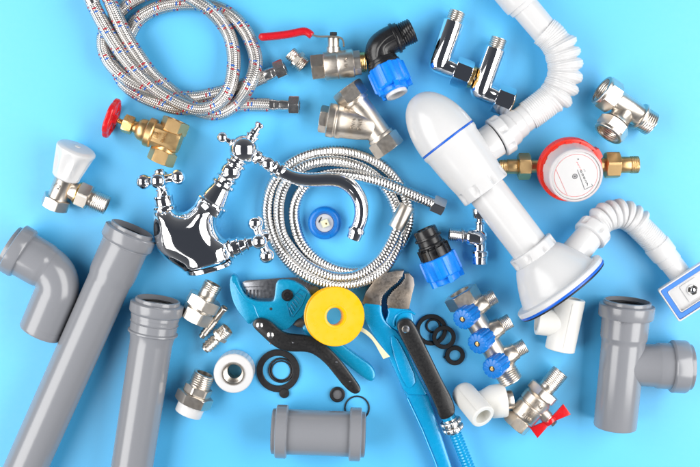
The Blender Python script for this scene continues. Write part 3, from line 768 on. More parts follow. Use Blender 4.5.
m = o.modifiers.new('blend', 'REMESH'); m.mode = 'VOXEL'; m.voxel_size = .001; m.use_smooth_shade = True
m = o.modifiers.new('smooth', 'SMOOTH'); m.factor = .6; m.iterations = 22
m = o.modifiers.new('even', 'SUBSURF'); m.levels = 1; m.render_levels = 1
F, L = fr((205.5, 250), (210, 266.4), 24, 22)
b = MB(); b.lathe(F, [(L-3, 20), (L-2, 23), (L-1, 24.4), (L+1, 24.6), (L+1.8, 23.8), (L+2.2, 22), (L+2.2, 18), (L-3, 18)], 72, hollow=True, rf=lambda x, th, r: r*math.hypot(math.cos(th), math.sin(th)*.93)); b.build('mounting_base', 'chrome', t)
# left valve + handle
F, L = fr((165.5, 212), (158.6, 168), 24, 26)
b = MB(); b.lathe(F, [(-3, 11), (3, 11.4), (4.5, 12), (6, 11.4), (7, 9.6), (8, 9.4), (14, 9.4), (15, 10), (16.5, 9.6), (17, 7), (21, 5.6), (22, 6.6), (23.6, 6.6), (24.5, 4.8), (29, 4.6)], 48); b.build('valve_neck', 'chrome', t)
def cross_handle(F, x, armL, armR, arms, r=4.0, knob=7.8, tiltdeg=0, toplen=0):
    b = MB(); H = F @ T(x, 0, 0)
    b.lathe(H, [(-5, 4.6), (-4, 5.6), (-2, 5.8), (3, 5.8), (6, 5.6), (9+toplen, 5), (10+toplen, 4.4), (10.6+toplen, 2)], 32)
    for a, ln in arms:
        G = H @ R(a, 'X') @ R(90, 'Z')      # X along arm
        b.lathe(G, [(0, 5), (4, 4.6), (ln*.5, 4.4), (ln-4, 5.4), (ln, 6)], 32)
        b.ball(G, ln, 0, 0, knob, ax=(7.4, knob, knob))
    return b
cross_handle(F, 33, 0, 0, [(0, 17), (180, 18), (90, 16), (270, 14)]).build('cross_handle', 'chrome', t)
# right valve + handle
F, L = fr((226, 250), (268, 236.8), 24, 27)
b = MB(); b.lathe(F, [(-4, 9.6), (4, 10), (6, 11.2), (7.6, 11.2), (8.4, 9.2), (13, 8.8), (14, 9.8), (15.4, 9.8), (16, 8), (21, 6.2), (22, 7.4), (23.4, 7.4), (24.2, 5.4), (30, 4.8), (36, 4.6)], 48); b.build('valve_neck', 'chrome', t)
cross_handle(F, 37, 0, 0, [(4, 17), (184, 18), (94, 14), (274, 14)]).build('cross_handle', 'chrome', t)
# column, diverter ball, knobs
F, L = fr((208.5, 209), (244.3, 149.6), 25, 27)
FB = F @ Matrix.Diagonal((1, 1.24, 1.24, 1))
b = MB(); b.lathe(FB, [(-2, 12), (4, 12.4), (6, 13.2), (7.5, 14.2), (9, 13.6), (10, 11.2), (14, 10.4), (26, 7.8), (27, 9.4), (29, 10), (31, 9.4), (32, 7), (33.5, 7), (34.4, 8.6), (36, 9), (37.6, 8), (38.4, 6.6)], 56)
b.ball(F, 44, 0, 0, 10.6); b.lathe(FB, [(50, 6.4), (51.4, 8.4), (53, 9), (54.6, 8.6), (55.4, 6.6), (57, 6.6), (58, 8), (60, 7.6), (61, 6)], 48)
b.ball(F, L, 0, 0, 14.8, seg=48); b.build('column', 'chrome', t)
F, L = fr((244.3, 149.6), (222.5, 137.6), 27, 30)
b = MB(); b.lathe(F, [(10, 4), (14, 4.8), (15.5, 4.2), (16.5, 2.8), (20, 2.6), (24, 3)], 28); b.ball(F, L, 0, 0, 5.6); b.build('diverter_knob', 'chrome', t)
F, L = fr((244.3, 149.6), (260.5, 123.5), 27, 30)
b = MB(); b.lathe(F, [(10, 6.4), (15, 6.2), (16, 7.2), (17.4, 7), (18, 5.2), (20, 4.6), (21, 5.6), (22.4, 5.2), (23, 3.4), (27, 2.9), (L-4, 4.2), (L-2, 4.9), (L-.5, 4.6), (L+.6, 3)], 32); b.build('diverter_knob', 'chrome', t)
F, L = fr((244.3, 149.6), (281, 171.6), 27, 27)
FB = F @ Matrix.Diagonal((1, 1.2, 1.2, 1))
b = MB(); b.lathe(FB, [(12, 6), (15, 6.4), (16.5, 7.2), (18, 6.4), (18.6, 4.6), (20, 4.6), (21, 5.8), (22.4, 5.2), (23, 4.4)], 36); b.ball(F, 28, 0, 0, 7.8)
b.lathe(FB, [(32, 4.6), (33, 6.8), (35, 7.2), (36.4, 6.6), (37, 5.6), (39, 5.6), (40, 7), (42.6, 7.2), (44, 6.2), (46, 5.8)], 36); b.build('spout_joint', 'chrome', t)
pp = spline([(279, 170.8, 27), (286, 174.6, 27), (296, 178.4, 27), (311, 180, 27), (325, 179.4, 26), (337, 180, 26), (347, 183.8, 25), (355, 191, 25), (360.4, 201, 24), (361.6, 213, 24), (360, 222, 23), (357, 230, 22)], 1.5)
MB().tube(pp, lambda s: 0.0063+.0010*math.sin(PI*min(1, s/.13)), 32).build('spout', 'chrome', t)
F, L = fr((359, 224.5), (353.5, 238.8), 23, 21)
b = MB(); b.lathe(F, [(0, 5.6), (3, 6.6), (5, 8), (6.4, 8.6), (8, 8.4), (8.6, 7.4), (L-1, 7.2), (L, 6.8), (L, 5.4), (L-4, 5)], 40); b.build('aerator', 'chrome', t)

# ---------------------------------------------------------------- small blue cap
t = thing('pipe_stopper', 'round blue plastic cap with white centre lying inside the hose coil', 'cap', 324.7, 223)
F = up(324.7, 222.6, 0)
b = MB(); b.lathe(F, [(0, 15.4), (0, 16), (1, 16.5), (7, 16.3), (9, 15.4), (10.2, 13.8), (10.4, 12.4), (8.4, 10.6), (6, 9.4), (3, 9.2), (0, 9.2)], 64, hollow=True); b.build('outer_ring', 'blue_knob', t)
MB().cyl(F, .4, 5.4, 9.1, .4, 48).build('white_insert', 'white', t)
b = MB(); b.box(F @ T(5.3, -.2, -.6) @ R(22, 'X'), 0, 3.0, -3.8, 3.8, -3.8, 3.8); b.build('square_stub', 'cream', t, bevel=.0006)
b = MB(); b.cyl(F @ T(8.0, -.4, -1.6), 0, .6, 1.0, .1, 14); b.build('centre_dot', 'brass', t)
b = MB(); b.box(F @ T(5.4, 3.2, 4.4) @ R(62, 'X'), 0, .4, -.55, .55, -3, 3); b.build('ink_stroke', 'ink', t)

# ---------------------------------------------------------------- Y strainer
t = thing('strainer_valve', 'nickel Y shaped strainer valve with three hexagon ends', 'strainer', 362, 122)
F, L = fr((346.6, 88), (390.6, 150.6), 17.5)
b = MB(); b.lathe(F, [(10, 12.6), (17, 12.4), (20, 11.6), (30, 12), (44, 12), (L-16, 12.4), (L-10, 13)], 48)
b.cyl(F, 13, 18.5, 13.6, .8, 48); b.cyl(F, L-19, L-13, 13.8, .8, 48)
G, LG = fr((319.4, 118.4), (377, 128), 17.5)
b.lathe(G, [(8, 12), (8, 16), (9, 17), (15, 17.2), (16.2, 16.2), (16.8, 16.2), (18, 17), (22, 16.8), (24, 15.8), (40, 15), (52, 13.4), (58, 11), (62, 6)], 48); b.build('strainer_body', 'nickel_cast', t)
for xa, xb in ((-1, 14.5), (L-15.5, L)): MB().hexa(F, xa, xb, 14.2, 0, bore=9.6).build('end_hexagon', 'nickel', t)
MB().hexa(G, 0, 9, 11.8, 0, bore=6).build('plug', 'nickel', t)
b = MB()
for dx, tx in ((-3.4, 'PN16'), (3.4, 'DN15')): b.text(G @ T(38+dx, 0, 15.2) @ R(90, 'Z'), tx, 5.0, .65)
b.text(F @ T(26, 0, 12.3) @ R(0, 'Z'), '1/2', 4.4, .65); b.build('embossing', 'nickel', t)

# ---------------------------------------------------------------- chrome angle valve
t = thing('angle_valve', 'small chrome angle stop valve tucked beside the white siphon pipe', 'valve', 478, 236)
F, L = fr((449, 234.4), (488, 238.4), 12)
b = MB(); b.thread(F, 0, 13, 6.8, 1.8, .5, bore=4.8); b.cyl(F, 12, 14.4, 8, .5); b.cyl(F, 14, 24, 6.4, .5); b.build('inlet_thread', 'chrome_soft', t)
b = MB(); b.lathe(F, [(17, 4), (18, 8), (20, 9), (30, 9.4), (34, 8.4), (37, 5.5), (38, 1)], 40)
G, LG = fr((480, 238), (479.6, 264), 12)
b.cyl(G, 4, 14, 6.6, .6); b.lathe(G, [(12, 6.6), (13, 8.2), (14, 8.8), (18, 8.8), (19, 8)], 36); b.build('valve_body', 'chrome', t)
b = MB(); b.cyl(G, 18, LG, 8, .6, bore=5.6); b.build('compression_nut', 'chrome', t)
G, LG = fr((480, 236), (480, 210), 12, 18)
b = MB(); b.lathe(G, [(6, 4.6), (13, 4.4), (14, 5.4), (15.6, 5.2), (16.4, 3.8), (21, 3.6)], 32); b.build('stem', 'chrome', t)
b = MB(); b.lathe(G, [(19, 4), (20, 5.6), (22, 6), (27, 6.4), (29.4, 6), (30.2, 4.6)], 36, rf=lambda x, th, r: r*(1+.28*abs(math.cos(th)))); b.build('handle', 'chrome', t)

# ---------------------------------------------------------------- threaded tee
t = thing('threaded_tee', 'nickel plated tee fitting near the right edge with two open hexagon sockets', 'pipe tee', 625, 110)
F, L = fr((601.3, 89.6), (650.6, 124), 23, 14)
def open_socket(b, F, x0, x1, ap, ph, bore):
    b.hexa(F, x0, x1, ap, ph, bore=bore); b.lathe(F, [(x0-2.6, bore), (x0-2.6, ap+.4), (x0-2, ap+1), (x0+.6, ap+1), (x0+1.2, ap), (x0+1.2, bore)], 48, hollow=True)
b = MB(); b.lathe(F, [(15, 14), (17, 12), (20, 11.2), (48, 11), (50, 12)], 44)
G, LG = fr((627, 108.5), (608.2, 133.4), 17, 25)
b.lathe(G, [(4, 11), (14, 11.2), (17, 12.4), (19, 14)], 44); b.build('tee_body', 'nickel', t)
b = MB(); open_socket(b, F, 2.6, 17, 14.6, 0, 12.6); b.build('socket', 'nickel', t)
b = MB(); 
x1 = LG+1; open_socket(b, G @ T(x1, 0, 0) @ R(180, 'Z'), 2.6, 14, 14.6, 0, 12.6); b.build('socket', 'nickel', t)
b = MB()
for H, xa, xb in ((F, .5, 14), (G @ T(x1, 0, 0) @ R(180, 'Z'), .5, 13)):
    pr = [(xa+(xb-xa)*i/30, 12.7) for i in range(31)]
    b.lathe(H, pr, 40, rf=lambda x, th, r: r-.9*abs(2*(((x/2.)+th/(2*PI)) % 1)-1), cap0=False, cap1=False)
    b.cyl(H, xb-.4, xb, 12.6, .1)
b.build('inner_thread', 'nickel', t)
b = MB(); b.cyl(F, 47.5, 50.5, 14.2, .7, 48); b.build('collar', 'nickel', t)
b = MB(); b.thread(F, 50, L+1, 12.4, 2.3, .9, bore=9.4, seg=44); b.build('thread', 'nickel', t)

# ---------------------------------------------------------------- nickel unions and barbs
t = thing('pipe_union', 'nickel pipe union with two large hexagon nuts beside the ridged grey socket', 'pipe fitting', 205, 302)
F, L = fr((213.4, 283.6), (193.6, 320.5), 17)
b = MB(); b.thread(F, 0, 8, 9.6, 2, .5, bore=7.4); b.cyl(F, 7.5, 17, 9.2, .4, bore=7.4); b.build('thread', 'nickel', t)
MB().hexa(F, 15.5, 27.5, 16, 20, bore=9).build('union_nut', 'nickel', t)
b = MB(); b.cyl(F, 27, 30, 14, .4); b.hexa(F, 29.4, L, 14.4, 10, bore=9); b.build('lower_nut', 'nickel', t)
t = thing('hose_barb', 'thin nickel barbed tube leaning on the big union nut', 'hose connector', 213, 322)
F, L = fr((225, 307.6), (201.6, 336.4), 16, 5.5)
b = MB(); b.lathe(F, [(0, 2.6), (0, 3.8), (.6, 4.2), (2, 4.2), (2.6, 3.5), (14, 3.5)]+sum([[(16+3*k, 3.3), (18.2+3*k, 4.3), (18.6+3*k, 3.4)] for k in range(int((L-19)/3))], [])+[(L, 3.4), (L, 2.4), (1, 2.4)], 28, hollow=True); b.build('barbed_tube', 'nickel', t)
t = thing('hose_barb', 'short nickel hose barb with open threaded end above the round white adapter', 'hose connector', 218, 337)
F, L = fr((227.6, 328.8), (205, 349.2), 10.5, 7.5)
b = MB(); b.thread(F, 0, 9, 7.7, 1.9, .6, bore=6); b.cyl(F, 5, 8, 6, .1); b.build('thread', 'nickel', t)
MB().hexa(F, 8.5, 12.5, 7.9, 10).build('hexagon', 'nickel', t)
b = MB(); b.lathe(F, [(12, 5), (15, 5)]+sum([[(15+3.6*k, 4.8), (18+3.6*k, 6.3), (18.5+3.6*k, 5)] for k in range(4)], [])+[(L, 4.6), (L, 3.4), (12, 3.4)], 32, hollow=True); b.build('barbed_stem', 'nickel', t)

# ---------------------------------------------------------------- white adapters
t = thing('threaded_adapter', 'round white adapter standing on end, its nickel lined hole facing up', 'pipe adapter', 236, 368)
F = up(235.8, 368.6, 0)
def rf(x, th, r):
    return r-(.5 if (r > 19 and 3 < x < 21 and math.sin(th*26) > 0) else 0)
b = MB(); b.lathe(F, [(0, 17), (.5, 18.6), (1.5, 19.4), (3.2, 19.6), (20.8, 19.6), (22.6, 19.4), (23.6, 18.6), (24, 17.4), (24, 11.6), (0, 11.6)], 156, rf=rf, hollow=True); b.build('adapter_body', 'white', t)
b = MB(); b.lathe(F, [(0, 11.6), (24.6, 11.6), (25.2, 11.2), (25.2, 10.2), (24, 9.8)]+[(24-k*.5, 9.8-.7*(k % 4 > 1)) for k in range(1, 22)]+[(12, 7.2), (8, 7), (0, 7)], 56, hollow=True); b.build('metal_insert', 'nickel', t)
t = thing('threaded_adapter', 'nickel double hexagon adapter with white plastic base lying on its side', 'pipe adapter', 195, 395)
F, L = fr((188, 413.6), (204.6, 373.6), 17.5)
MB().cyl(F, 0, 13, 13.8, .6, 48, bore=10).build('plastic_base', 'white', t)
b = MB(); b.hexa(F, 11, 22, 16.6, 5); b.build('large_hexagon', 'nickel', t)
b = MB(); b.hexa(F, 22, 30.5, 12.8, 15); b.build('small_hexagon', 'nickel', t)
b = MB(); b.thread(F, 30, L, 11.2, 2.1, .8, bore=8, seg=44); b.build('thread', 'nickel', t)

# ---------------------------------------------------------------- pipe cutter
t = thing('pipe_cutter', 'teal ratchet pipe cutter with black handle and open steel blade', 'pipe cutter', 290, 320)
c0 = (285, 310)
def FL(z=0): return flat(*c0, 0)
def pz(pts): return [(P(x, y, 12)-P(*c0, 0)) for x, y in pts]
def plan(b, pts, z0, z1, ch=.8, zz=None, smooth=1):
    """outline given at photo pixels for height zz (mm); extruded z0..z1 in mm"""
    zz = (z0+z1)/2 if zz is None else zz
    pts = smooth_poly(pts, smooth) if smooth else pts
    q = [(P(x, y, zz).x*1000, P(x, y, zz).y*1000) for x, y in pts]
    return b.prism(Matrix.Scale(.001, 4), q, z0, z1, ch)
lower_handle = [(310, 322), (322, 326), (334, 337), (348, 349), (362, 359), (371, 365), (376, 373), (374.6, 380), (370, 382), (362, 377), (350, 368), (336, 357), (322, 345), (308, 336), (300, 328)]
b = MB(); plan(b, lower_handle, 2, 13, 2.6, 12, 2); b.build('lower_handle', 'teal', t)
head = [(231.5, 275), (233.5, 274.6), (237, 277), (238.6, 282), (241, 288), (245, 296), (254.7, 300.8), (264, 301.6), (273, 301.4), (274.6, 297), (275.4, 288), (276.4, 282), (280, 279.4), (292, 280), (300, 284), (305, 287.6), (311, 294.6), (312, 300), (303, 317), (297, 319.4), (292, 326), (284.5, 331), (275, 329), (266, 321.4), (254.7, 319.4), (249.6, 325.4), (244, 319), (237.5, 311), (232, 300), (229.2, 286), (230, 278)]
b = MB(); plan(b, head, 3, 17, 1.6, 16, 1); b.build('cutter_head', 'teal', t)
inner_c = [(234, 283), (239, 292), (246, 301), (254, 305), (256, 312), (259, 318)]
b = MB(); b.tube(spline([(x, y, 17) for x, y in inner_c], 2), .0006, 8); b.build('cast_ridge', 'teal', t)
blade_pts = [(241.4, 282.5), (247, 280), (262, 279.4), (280, 278), (303, 277.2), (312, 281), (319, 288.5), (322, 294), (314, 300), (300, 300), (280, 303), (262, 301.6), (254, 299), (247, 294.6), (242.4, 288)]
b = MB(); plan(b, blade_pts, 7.5, 10, .5, 10, 1); blade = b.build('blade', 'steel', t)
b = MB(); 
for x in (246, 249.6, 253.2, 256.8, 260.4, 264, 267.6): plan(b, [(x, 289.6), (x+1.7, 289.6), (x+1.7, 298), (x, 298)], 9.9, 10.15, 0, 10, 0)
plan(b, [(243.6, 286.8), (274, 285.6), (274, 286.4), (243.6, 287.6)], 9.9, 10.2, 0, 10, 0); b.build('blade_grind', 'steel', blade)
tri = [(287, 303.5), (300, 289), (307, 293), (302, 305), (293, 317), (290, 316)]
b = MB()
W = [P(x, y, 17) for x, y in tri]
pl = []
for i in range(len(W)):
    pl += [W[i].lerp(W[(i+1) % len(W)], k/4) for k in range(4)]
b.tube(pl+[pl[0]], .00055, 6)
for k in range(6): b.tube([P(289+k*1.6, 306-k*2.9+1.4, 17), P(292.6+k*1.9, 314.4-k*3.6, 17)], .0007, 8)
b.build('grip_pattern', 'teal_dark', t)
MB().lathe(up(287.4, 295, 16.5), [(0, 6), (2.4, 5.9), (3.4, 5), (3.6, 3.4), (2.8, 2.6), (2.8, .1)], 36).build('pivot_bolt', 'black', t)
MB().cyl(up(271, 308.8, 16.6), 0, .5, 1.5, .1, 16).build('pin_hole', 'ink', t)
b = MB(); plan(b, [(292, 324), (297, 318.4), (301, 318), (303.6, 321), (307, 319.6), (309, 324), (305, 328), (297, 327)], 6, 9, .4, 9, 0); b.build('ratchet_pawl', 'jaw', t)
hb = [(253, 321.4), (256, 318.6), (260.4, 317.6), (266, 318.6), (272, 322), (279, 329), (286, 333), (296, 334.4), (307, 335), (316, 338), (326, 345), (335, 353.5), (344, 364), (352, 375), (360, 386), (361, 390.5), (357.5, 394), (352, 393.4), (344, 386.5), (334, 374), (326, 364), (316, 355.5), (307, 351.6), (289, 351.6), (280, 349.6), (271, 344), (262, 335.6), (255, 329), (252.2, 325)]
b = MB(); plan(b, hb, 17.2, 24.5, 2.4, 22, 2); b.build('handle', 'black_paint', t)
for x, y in ((259.5, 325.4), (270.4, 335)): MB().lathe(up(x, y, 24), [(-.5, 3.6), (.7, 3.4), (1.5, 2.4), (1.8, .1)], 24).build('rivet', 'chrome_soft', t)
for x, y in ((270.6, 343.4), (293, 342.6), (350, 381.5), (336.5, 362)): MB().lathe(up(x, y, 24.2), [(0, 1), (.4, .9), (.6, .1)], 12).build('pin', 'steel', t)

# ---------------------------------------------------------------- pipe wrench
t = thing('pipe_wrench', 'blue pipe wrench with serrated steel jaws and black lever', 'wrench', 410, 370)
lj = [(404, 270.4), (396.4, 270.6), (384.4, 274), (374, 281), (366, 292), (362.2, 303), (372, 306), (382, 305.5)]
rj = [(404.6, 273.6), (409.4, 273.4), (413.6, 278), (414.6, 285), (412, 295), (409, 309), (398, 310), (387, 308)]
def serr(p, q, n_, amp):
    out = []
    for i in range(n_):
        t0, t1 = i/n_, (i+.5)/n_
        for tt, o_ in ((t0, 0), (t1, amp)):
            x = p[0]+(q[0]-p[0])*tt; y = p[1]+(q[1]-p[1])*tt; d = math.hypot(q[0]-p[0], q[1]-p[1])
            out.append((x-(q[1]-p[1])/d*o_, y+(q[0]-p[0])/d*o_))
    return out
edgeL = serr((381.6, 303), (383, 296), 4, -1.0)+serr((383, 296), (389, 289.6), 4, -1.0)+serr((389, 289.6), (397.6, 282.6), 5, -1.0)+serr((397.6, 282.6), (404, 275), 4, -1.0)
edgeR = serr((404.8, 277.6), (400.6, 283.6), 4, -1.0)+serr((400.6, 283.6), (392.6, 290.6), 5, -1.0)+serr((392.6, 290.6), (387, 298), 4, -1.0)+serr((387, 298), (386.4, 306), 4, -1.0)
b = MB(); plan(b, smooth_poly(lj[:6], 0)+[(366, 306), (381, 306)]+edgeL, 5, 19, .5, 18, 0); b.build('left_jaw', 'jaw', t)
b = MB(); plan(b, rj[:6]+[(388, 309)]+edgeR[::-1][:0]+[p for p in edgeR[::-1]], 5, 18, .5, 18, 0); b.build('right_jaw', 'jaw', t)
lb = [(362, 302.6), (374, 304), (381.8, 304.6), (382, 313.4), (385, 321), (391, 327), (398, 332), (406, 346), (411.5, 360), (420, 378), (429.4, 396), (417, 395.4), (405, 394.4), (396, 374), (389, 359), (384.6, 350), (377, 340.5), (369, 330), (363.4, 316)]
b = MB(); plan(b, lb, 4, 20, 2.2, 20, 1); b.build('fixed_arm', 'wrench_blue', t)
b = MB(); plan(b, [(389, 337), (395, 335), (405, 352), (417, 380), (411, 389), (405, 386), (396, 364)], 19, 21.4, 1.2, 21, 1); b.build('arm_rib', 'wrench_blue', t)
hbar = [(399, 374), (420, 382), (429, 396), (438, 424), (447, 452), (462, 498), (447, 498), (437.6, 467), (424, 434), (411, 406), (402, 388)]
b = MB(); plan(b, hbar, 3, 16, 2.6, 15, 0); b.build('main_handle', 'wrench_blue', t)
b = MB(); b.tube([P(407, 398, 16), P(422, 430, 16), P(434, 460, 16), P(446, 494, 16)], .0009, 8); b.build('handle_ridge', 'wrench_blue', t)
ra = [(387, 307), (399, 308.6), (411, 309), (413, 316), (414, 326), (408, 334), (399, 332), (389.6, 326.4), (385, 321), (388.6, 314)]
b = MB(); plan(b, ra, 5, 19, 1.6, 18, 1); b.tube([P(393.5+14*0, 326, 19)]+[P(406.5+12.5*math.cos(math.radians(a)), 323.5-12.5*math.sin(math.radians(a)), 19.2) for a in range(190, 40, -12)], .0012, 10); b.build('swivel_arm', 'wrench_blue', t)
lev = [(396.4, 326), (398.4, 321.6), (403.5, 318.8), (410, 319), (415, 324.6), (421, 337), (428, 351), (440, 376), (452.6, 400), (455.4, 409), (454.6, 414.4), (449, 418.6), (442, 420.4), (438.6, 416), (436, 407), (423, 380), (408.4, 352), (399, 334)]
b = MB(); plan(b, lev, 19.2, 31, 2.4, 30, 1); b.build('lever', 'black_paint', t)
MB().lathe(up(405.6, 329, 30.8), [(0, 4), (1.2, 3.9), (2.2, 2.8), (2.6, .1)], 28).build('rivet', 'chrome_soft', t)
F, L = fr((447, 413), (470, 470), 21, 17)
b = MB(); b.cyl(F, 2, 8, 7, .5); b.thread(F, 15, L+28, 6.4, 3.2, 1.1); b.build('adjusting_screw', 'wrench_blue', t)
def rf(x, th, r): return r-.35*(math.sin(th*34) > 0)
b = MB()
for x in (7.6, 14.2): b.lathe(F, [(x, 8), (x+.6, 10.2), (x+1.4, 10.8), (x+4.2, 10.8), (x+5, 10.2), (x+5.6, 8)], 136, rf=rf)
b.cyl(F, 6, 21, 7.8, .3); b.build('knurled_nut', 'chrome_soft', t)

# ---------------------------------------------------------------- tape roll
t = thing('tape_roll', 'yellow thread seal tape spool resting on the pipe cutter', 'tape', 334, 316)
Z0, Z1 = 26, 41
A, B = P(332.6, 315.6, Z0), P(335.6, 316.6, Z1)
X = (B-A).normalized(); Y = (Vector((1, 0, 0))-X*X.x).normalized(); Zx = X.cross(Y); K = kpx(334, 316, 33)
D = Matrix.Translation(A) @ Matrix(((X.x, Y.x, Zx.x, 0), (X.y, Y.y, Zx.y, 0), (X.z, Y.z, Zx.z, 0), (0, 0, 0, 1))) @ Matrix.Scale(K, 4)
h = (B-A).length/K
b = MB(); b.lathe(D, [(0, 9), (0, 28.6), (.4, 29.3), (1.6, 29.3), (2.2, 28.6), (2.4, 27), (2.4, 14), (h-2.4, 14), (h-2.4, 27), (h-2, 29), (h-1.4, 29.6), (h-.5, 29.5), (h, 28.8), (h-.3, 24), (h-.5, 12), (h-.4, 10.6), (h-1, 9.2), (h-2, 8.7), (2, 8.5), (.4, 8.6)], 96, hollow=True); b.build('spool', 'yellow', t)
MB().lathe(D, [(2.5, 14.2), (2.5, 25.8), (h-2.5, 25.8), (h-2.5, 14.2)], 80, hollow=True).build('wound_tape', 'tape', t)
MB().torus(D, 11.4, .7, 72, 8, .35, x=h-.5).build('hub_rim', 'yellow', t)
b = MB(); up_e = [(361, 327, 34), (368, 330.5, 33), (375, 338.5, 32), (381.5, 347, 31), (390, 356.5, 27)]; lo_e = [(360, 331, 32), (366, 333.8, 31), (373.6, 341.5, 30), (378.2, 350, 29), (383.4, 359, 26)]
U, W2 = spline(up_e, 3), spline(lo_e, 3); n_ = min(len(U), len(W2)); rings = []
for i in range(n_):
    p, q = U[int(i*(len(U)-1)/(n_-1))], W2[int(i*(len(W2)-1)/(n_-1))]; e = Vector((0, 0, .0003)); rings.append([p, p-e, q-e, q])
b.ring_surface(rings); b.build('tape_end', 'tape', t)

# ---------------------------------------------------------------- rubber washers and rings
def washer(px, py, ro, ri, h, z, name, lab, cat, group=None, round_=False, extra=None):
    F = up(px, py, z); b = MB()
    if round_: b.torus(F, (ro+ri)/2, (ro-ri)/2, 72, 14, x=(ro-ri)/2)
    else: b.lathe(F, [(0, ri), (0, ro-.3), (.3, ro), (h-.4, ro), (h, ro-.5), (h, ri+.5), (h-.4, ri)], 72, hollow=True)
    if extra: extra(b, F)
    o = b.build(name, 'rubber'); o['label'] = lab; o['category'] = cat
    if group: o['group'] = group
    return o
def as_top(o):
    """move the origin of a one-mesh thing to its own place"""
    me = o.data; c_ = sum((v.co for v in me.vertices), Vector())/len(me.vertices); c_.z = min(v.co.z for v in me.vertices)
    me.transform(Matrix.Translation(-c_)); o.location = c_
def tab(b, F):
    b.lathe(F @ T(0, -22.6, -6), [(0, 3.8), (0, 5), (2, 5.2), (3.2, 4.4), (3.6, .1)], 28)
G1 = 'black rubber rings below the pipe cutter'
as_top(washer(278.2, 370.4, 21.6, 15.2, 2.6, 0, 'rubber_washer', 'large flat black washer with a small round tab', 'washer', G1, extra=tab))
as_top(washer(281, 370, 12.9, 10.8, 0, 0, 'rubber_ring', 'thin black ring lying inside the large tabbed washer', 'o-ring', G1, True))
as_top(washer(281.2, 370.4, 10.5, 8.9, 0, 0, 'rubber_ring', 'innermost small black ring inside the large tabbed washer', 'o-ring', G1, True))
as_top(washer(357, 408, 12.9, 11.3, 0, 0, 'rubber_ring', 'thin wide black ring half under the grey coupling', 'o-ring', G1, True))
t = thing('filter_washer', 'small black washer with grey mesh centre at the tip of the black handle', 'washer', 337, 394, G1)
F = up(337.4, 394.2, 0)
MB().lathe(F, [(0, 4.9), (0, 7.4), (.6, 7.8), (2.6, 7.6), (3.2, 6.8), (3, 5.2), (2, 4.9)], 48, hollow=True).build('rubber_rim', 'rubber', t)
MB().cyl(F, .4, 1.4, 4.9, .2, 36).build('mesh_disc', 'ink_grey', t)
G2 = 'black rubber rings between wrench and manifold'
as_top(washer(431.3, 329.6, 15.8, 11.6, 2.4, 0, 'rubber_washer', 'largest black ring partly hidden under the wrench lever', 'washer', G2))
as_top(washer(433, 325.6, 7.5, 5.3, 0, 0, 'rubber_ring', 'small black ring enclosed by the largest ring beside the wrench', 'o-ring', G2, True))
as_top(washer(443.8, 337, 11.8, 7.6, 3, 2.5, 'rubber_washer', 'thick black ring lying across the largest one', 'washer', G2))
as_top(washer(454.8, 355, 9.9, 5.5, 3, 0, 'rubber_washer', 'lowest thick black ring next to the manifold', 'washer', G2, extra=lambda b, F: b.ball(F, 1.5, -2, 9.6, 1.5)))

# ---------------------------------------------------------------- manifold with three blue knobs
t = thing('valve_manifold', 'nickel manifold with three outlets and three blue knobs', 'manifold', 486, 338)
F, L = fr((459.5, 292), (511.5, 381), 17.5)
b = MB(); b.lathe(F, [(10, 9), (16, 10.6), (22, 11), (L-18, 11), (L-14, 10.4)], 48)
outs = [((467.6, 311.6), (495.4, 296)), ((482.4, 336.2), (510.6, 320.4)), ((497.2, 361), (525.4, 345.4))]
for a, e in outs:
    G, LG = fr(a, e, 17.5); b.lathe(G, [(-6, 10), (8, 10.4), (13, 10.2), (16, 9.4), (18, 8.8), (21.4, 8.6), (22, 7.4)], 40)
b.build('manifold_body', 'nickel', t)
for a, e in outs:
    G, LG = fr(a, e, 17.5); MB().thread(G, 21.5, LG, 7.7, 1.7, .5, bore=5.2).build('outlet_thread', 'nickel', t)
b = MB(); b.hexa(F, 0, 14, 15.6, 0, bore=10.5); b.cyl(F, 6, 9, 10.6, .1); b.build('inlet_nut', 'nickel', t)
b = MB(); b.cyl(F, L-17, L-14, 12.4, .5); b.thread(F, L-14, L, 12, 2.3, .8, bore=8.4, seg=44); b.build('end_thread', 'nickel', t)
for a, e in outs:
    m_ = (a[0]+2.2, a[1]+1.8)
    G, LG = fr((m_[0]+3.4, m_[1]-2.6), (m_[0]-7.6, m_[1]+6.2), 22, 43)
    MB().cyl(G, -3, 5, 7.2, .5).build('knob_stem', 'nickel', t)
    def rf(x, th, r):
        return r-(.85*max(0, math.sin(th*12))**.8 if r > 8.9 else 0)
    b = MB(); b.lathe(G, [(4, 8), (4, 9.6), (5, 10.4), (LG-4, 10.9), (LG-1.6, 10.8), (LG-.6, 10.2), (LG, 8.6), (LG, 3.2), (LG-1.4, 3), (LG-1.4, .1)], 144, rf=rf); b.build('knob', 'blue_knob', t)
    b = MB(); b.lathe(G, [(LG-1.4, 2.7), (LG-.2, 2.5), (LG+.4, 1.6), (LG+.4, .1)], 20); b.box(G, LG+.2, LG+.6, -1.7, 1.7, -.35, .35); b.build('screw', 'brass', t)

# ---------------------------------------------------------------- white tee under the siphon cup
t = thing('plastic_tee', 'short white plastic tee lying partly under the siphon cup', 'pipe tee', 562, 325)
F, L = fr((570.6, 298), (559.6, 350), 15)
b = MB(); b.lathe(F, [(0, 10.4), (0, 14.2), (.8, 14.9), (L-.8, 14.9), (L, 14.2), (L, 10.4), (L-14, 9.6), (14, 9.6)], 56, hollow=True)
b.box(F, 4, L-4, -.35, .35, 14.6, 15.2); b.build('run_pipe', 'ppr', t)
G, LG = fr((566, 324.4), (536.6, 321), 15)
b = MB(); b.lathe(G, [(6, 10), (6, 13.4), (LG-.8, 13.6), (LG, 12.8), (LG, 9.6), (LG-12, 9.4)], 56, hollow=True); b.build('branch_socket', 'ppr', t)

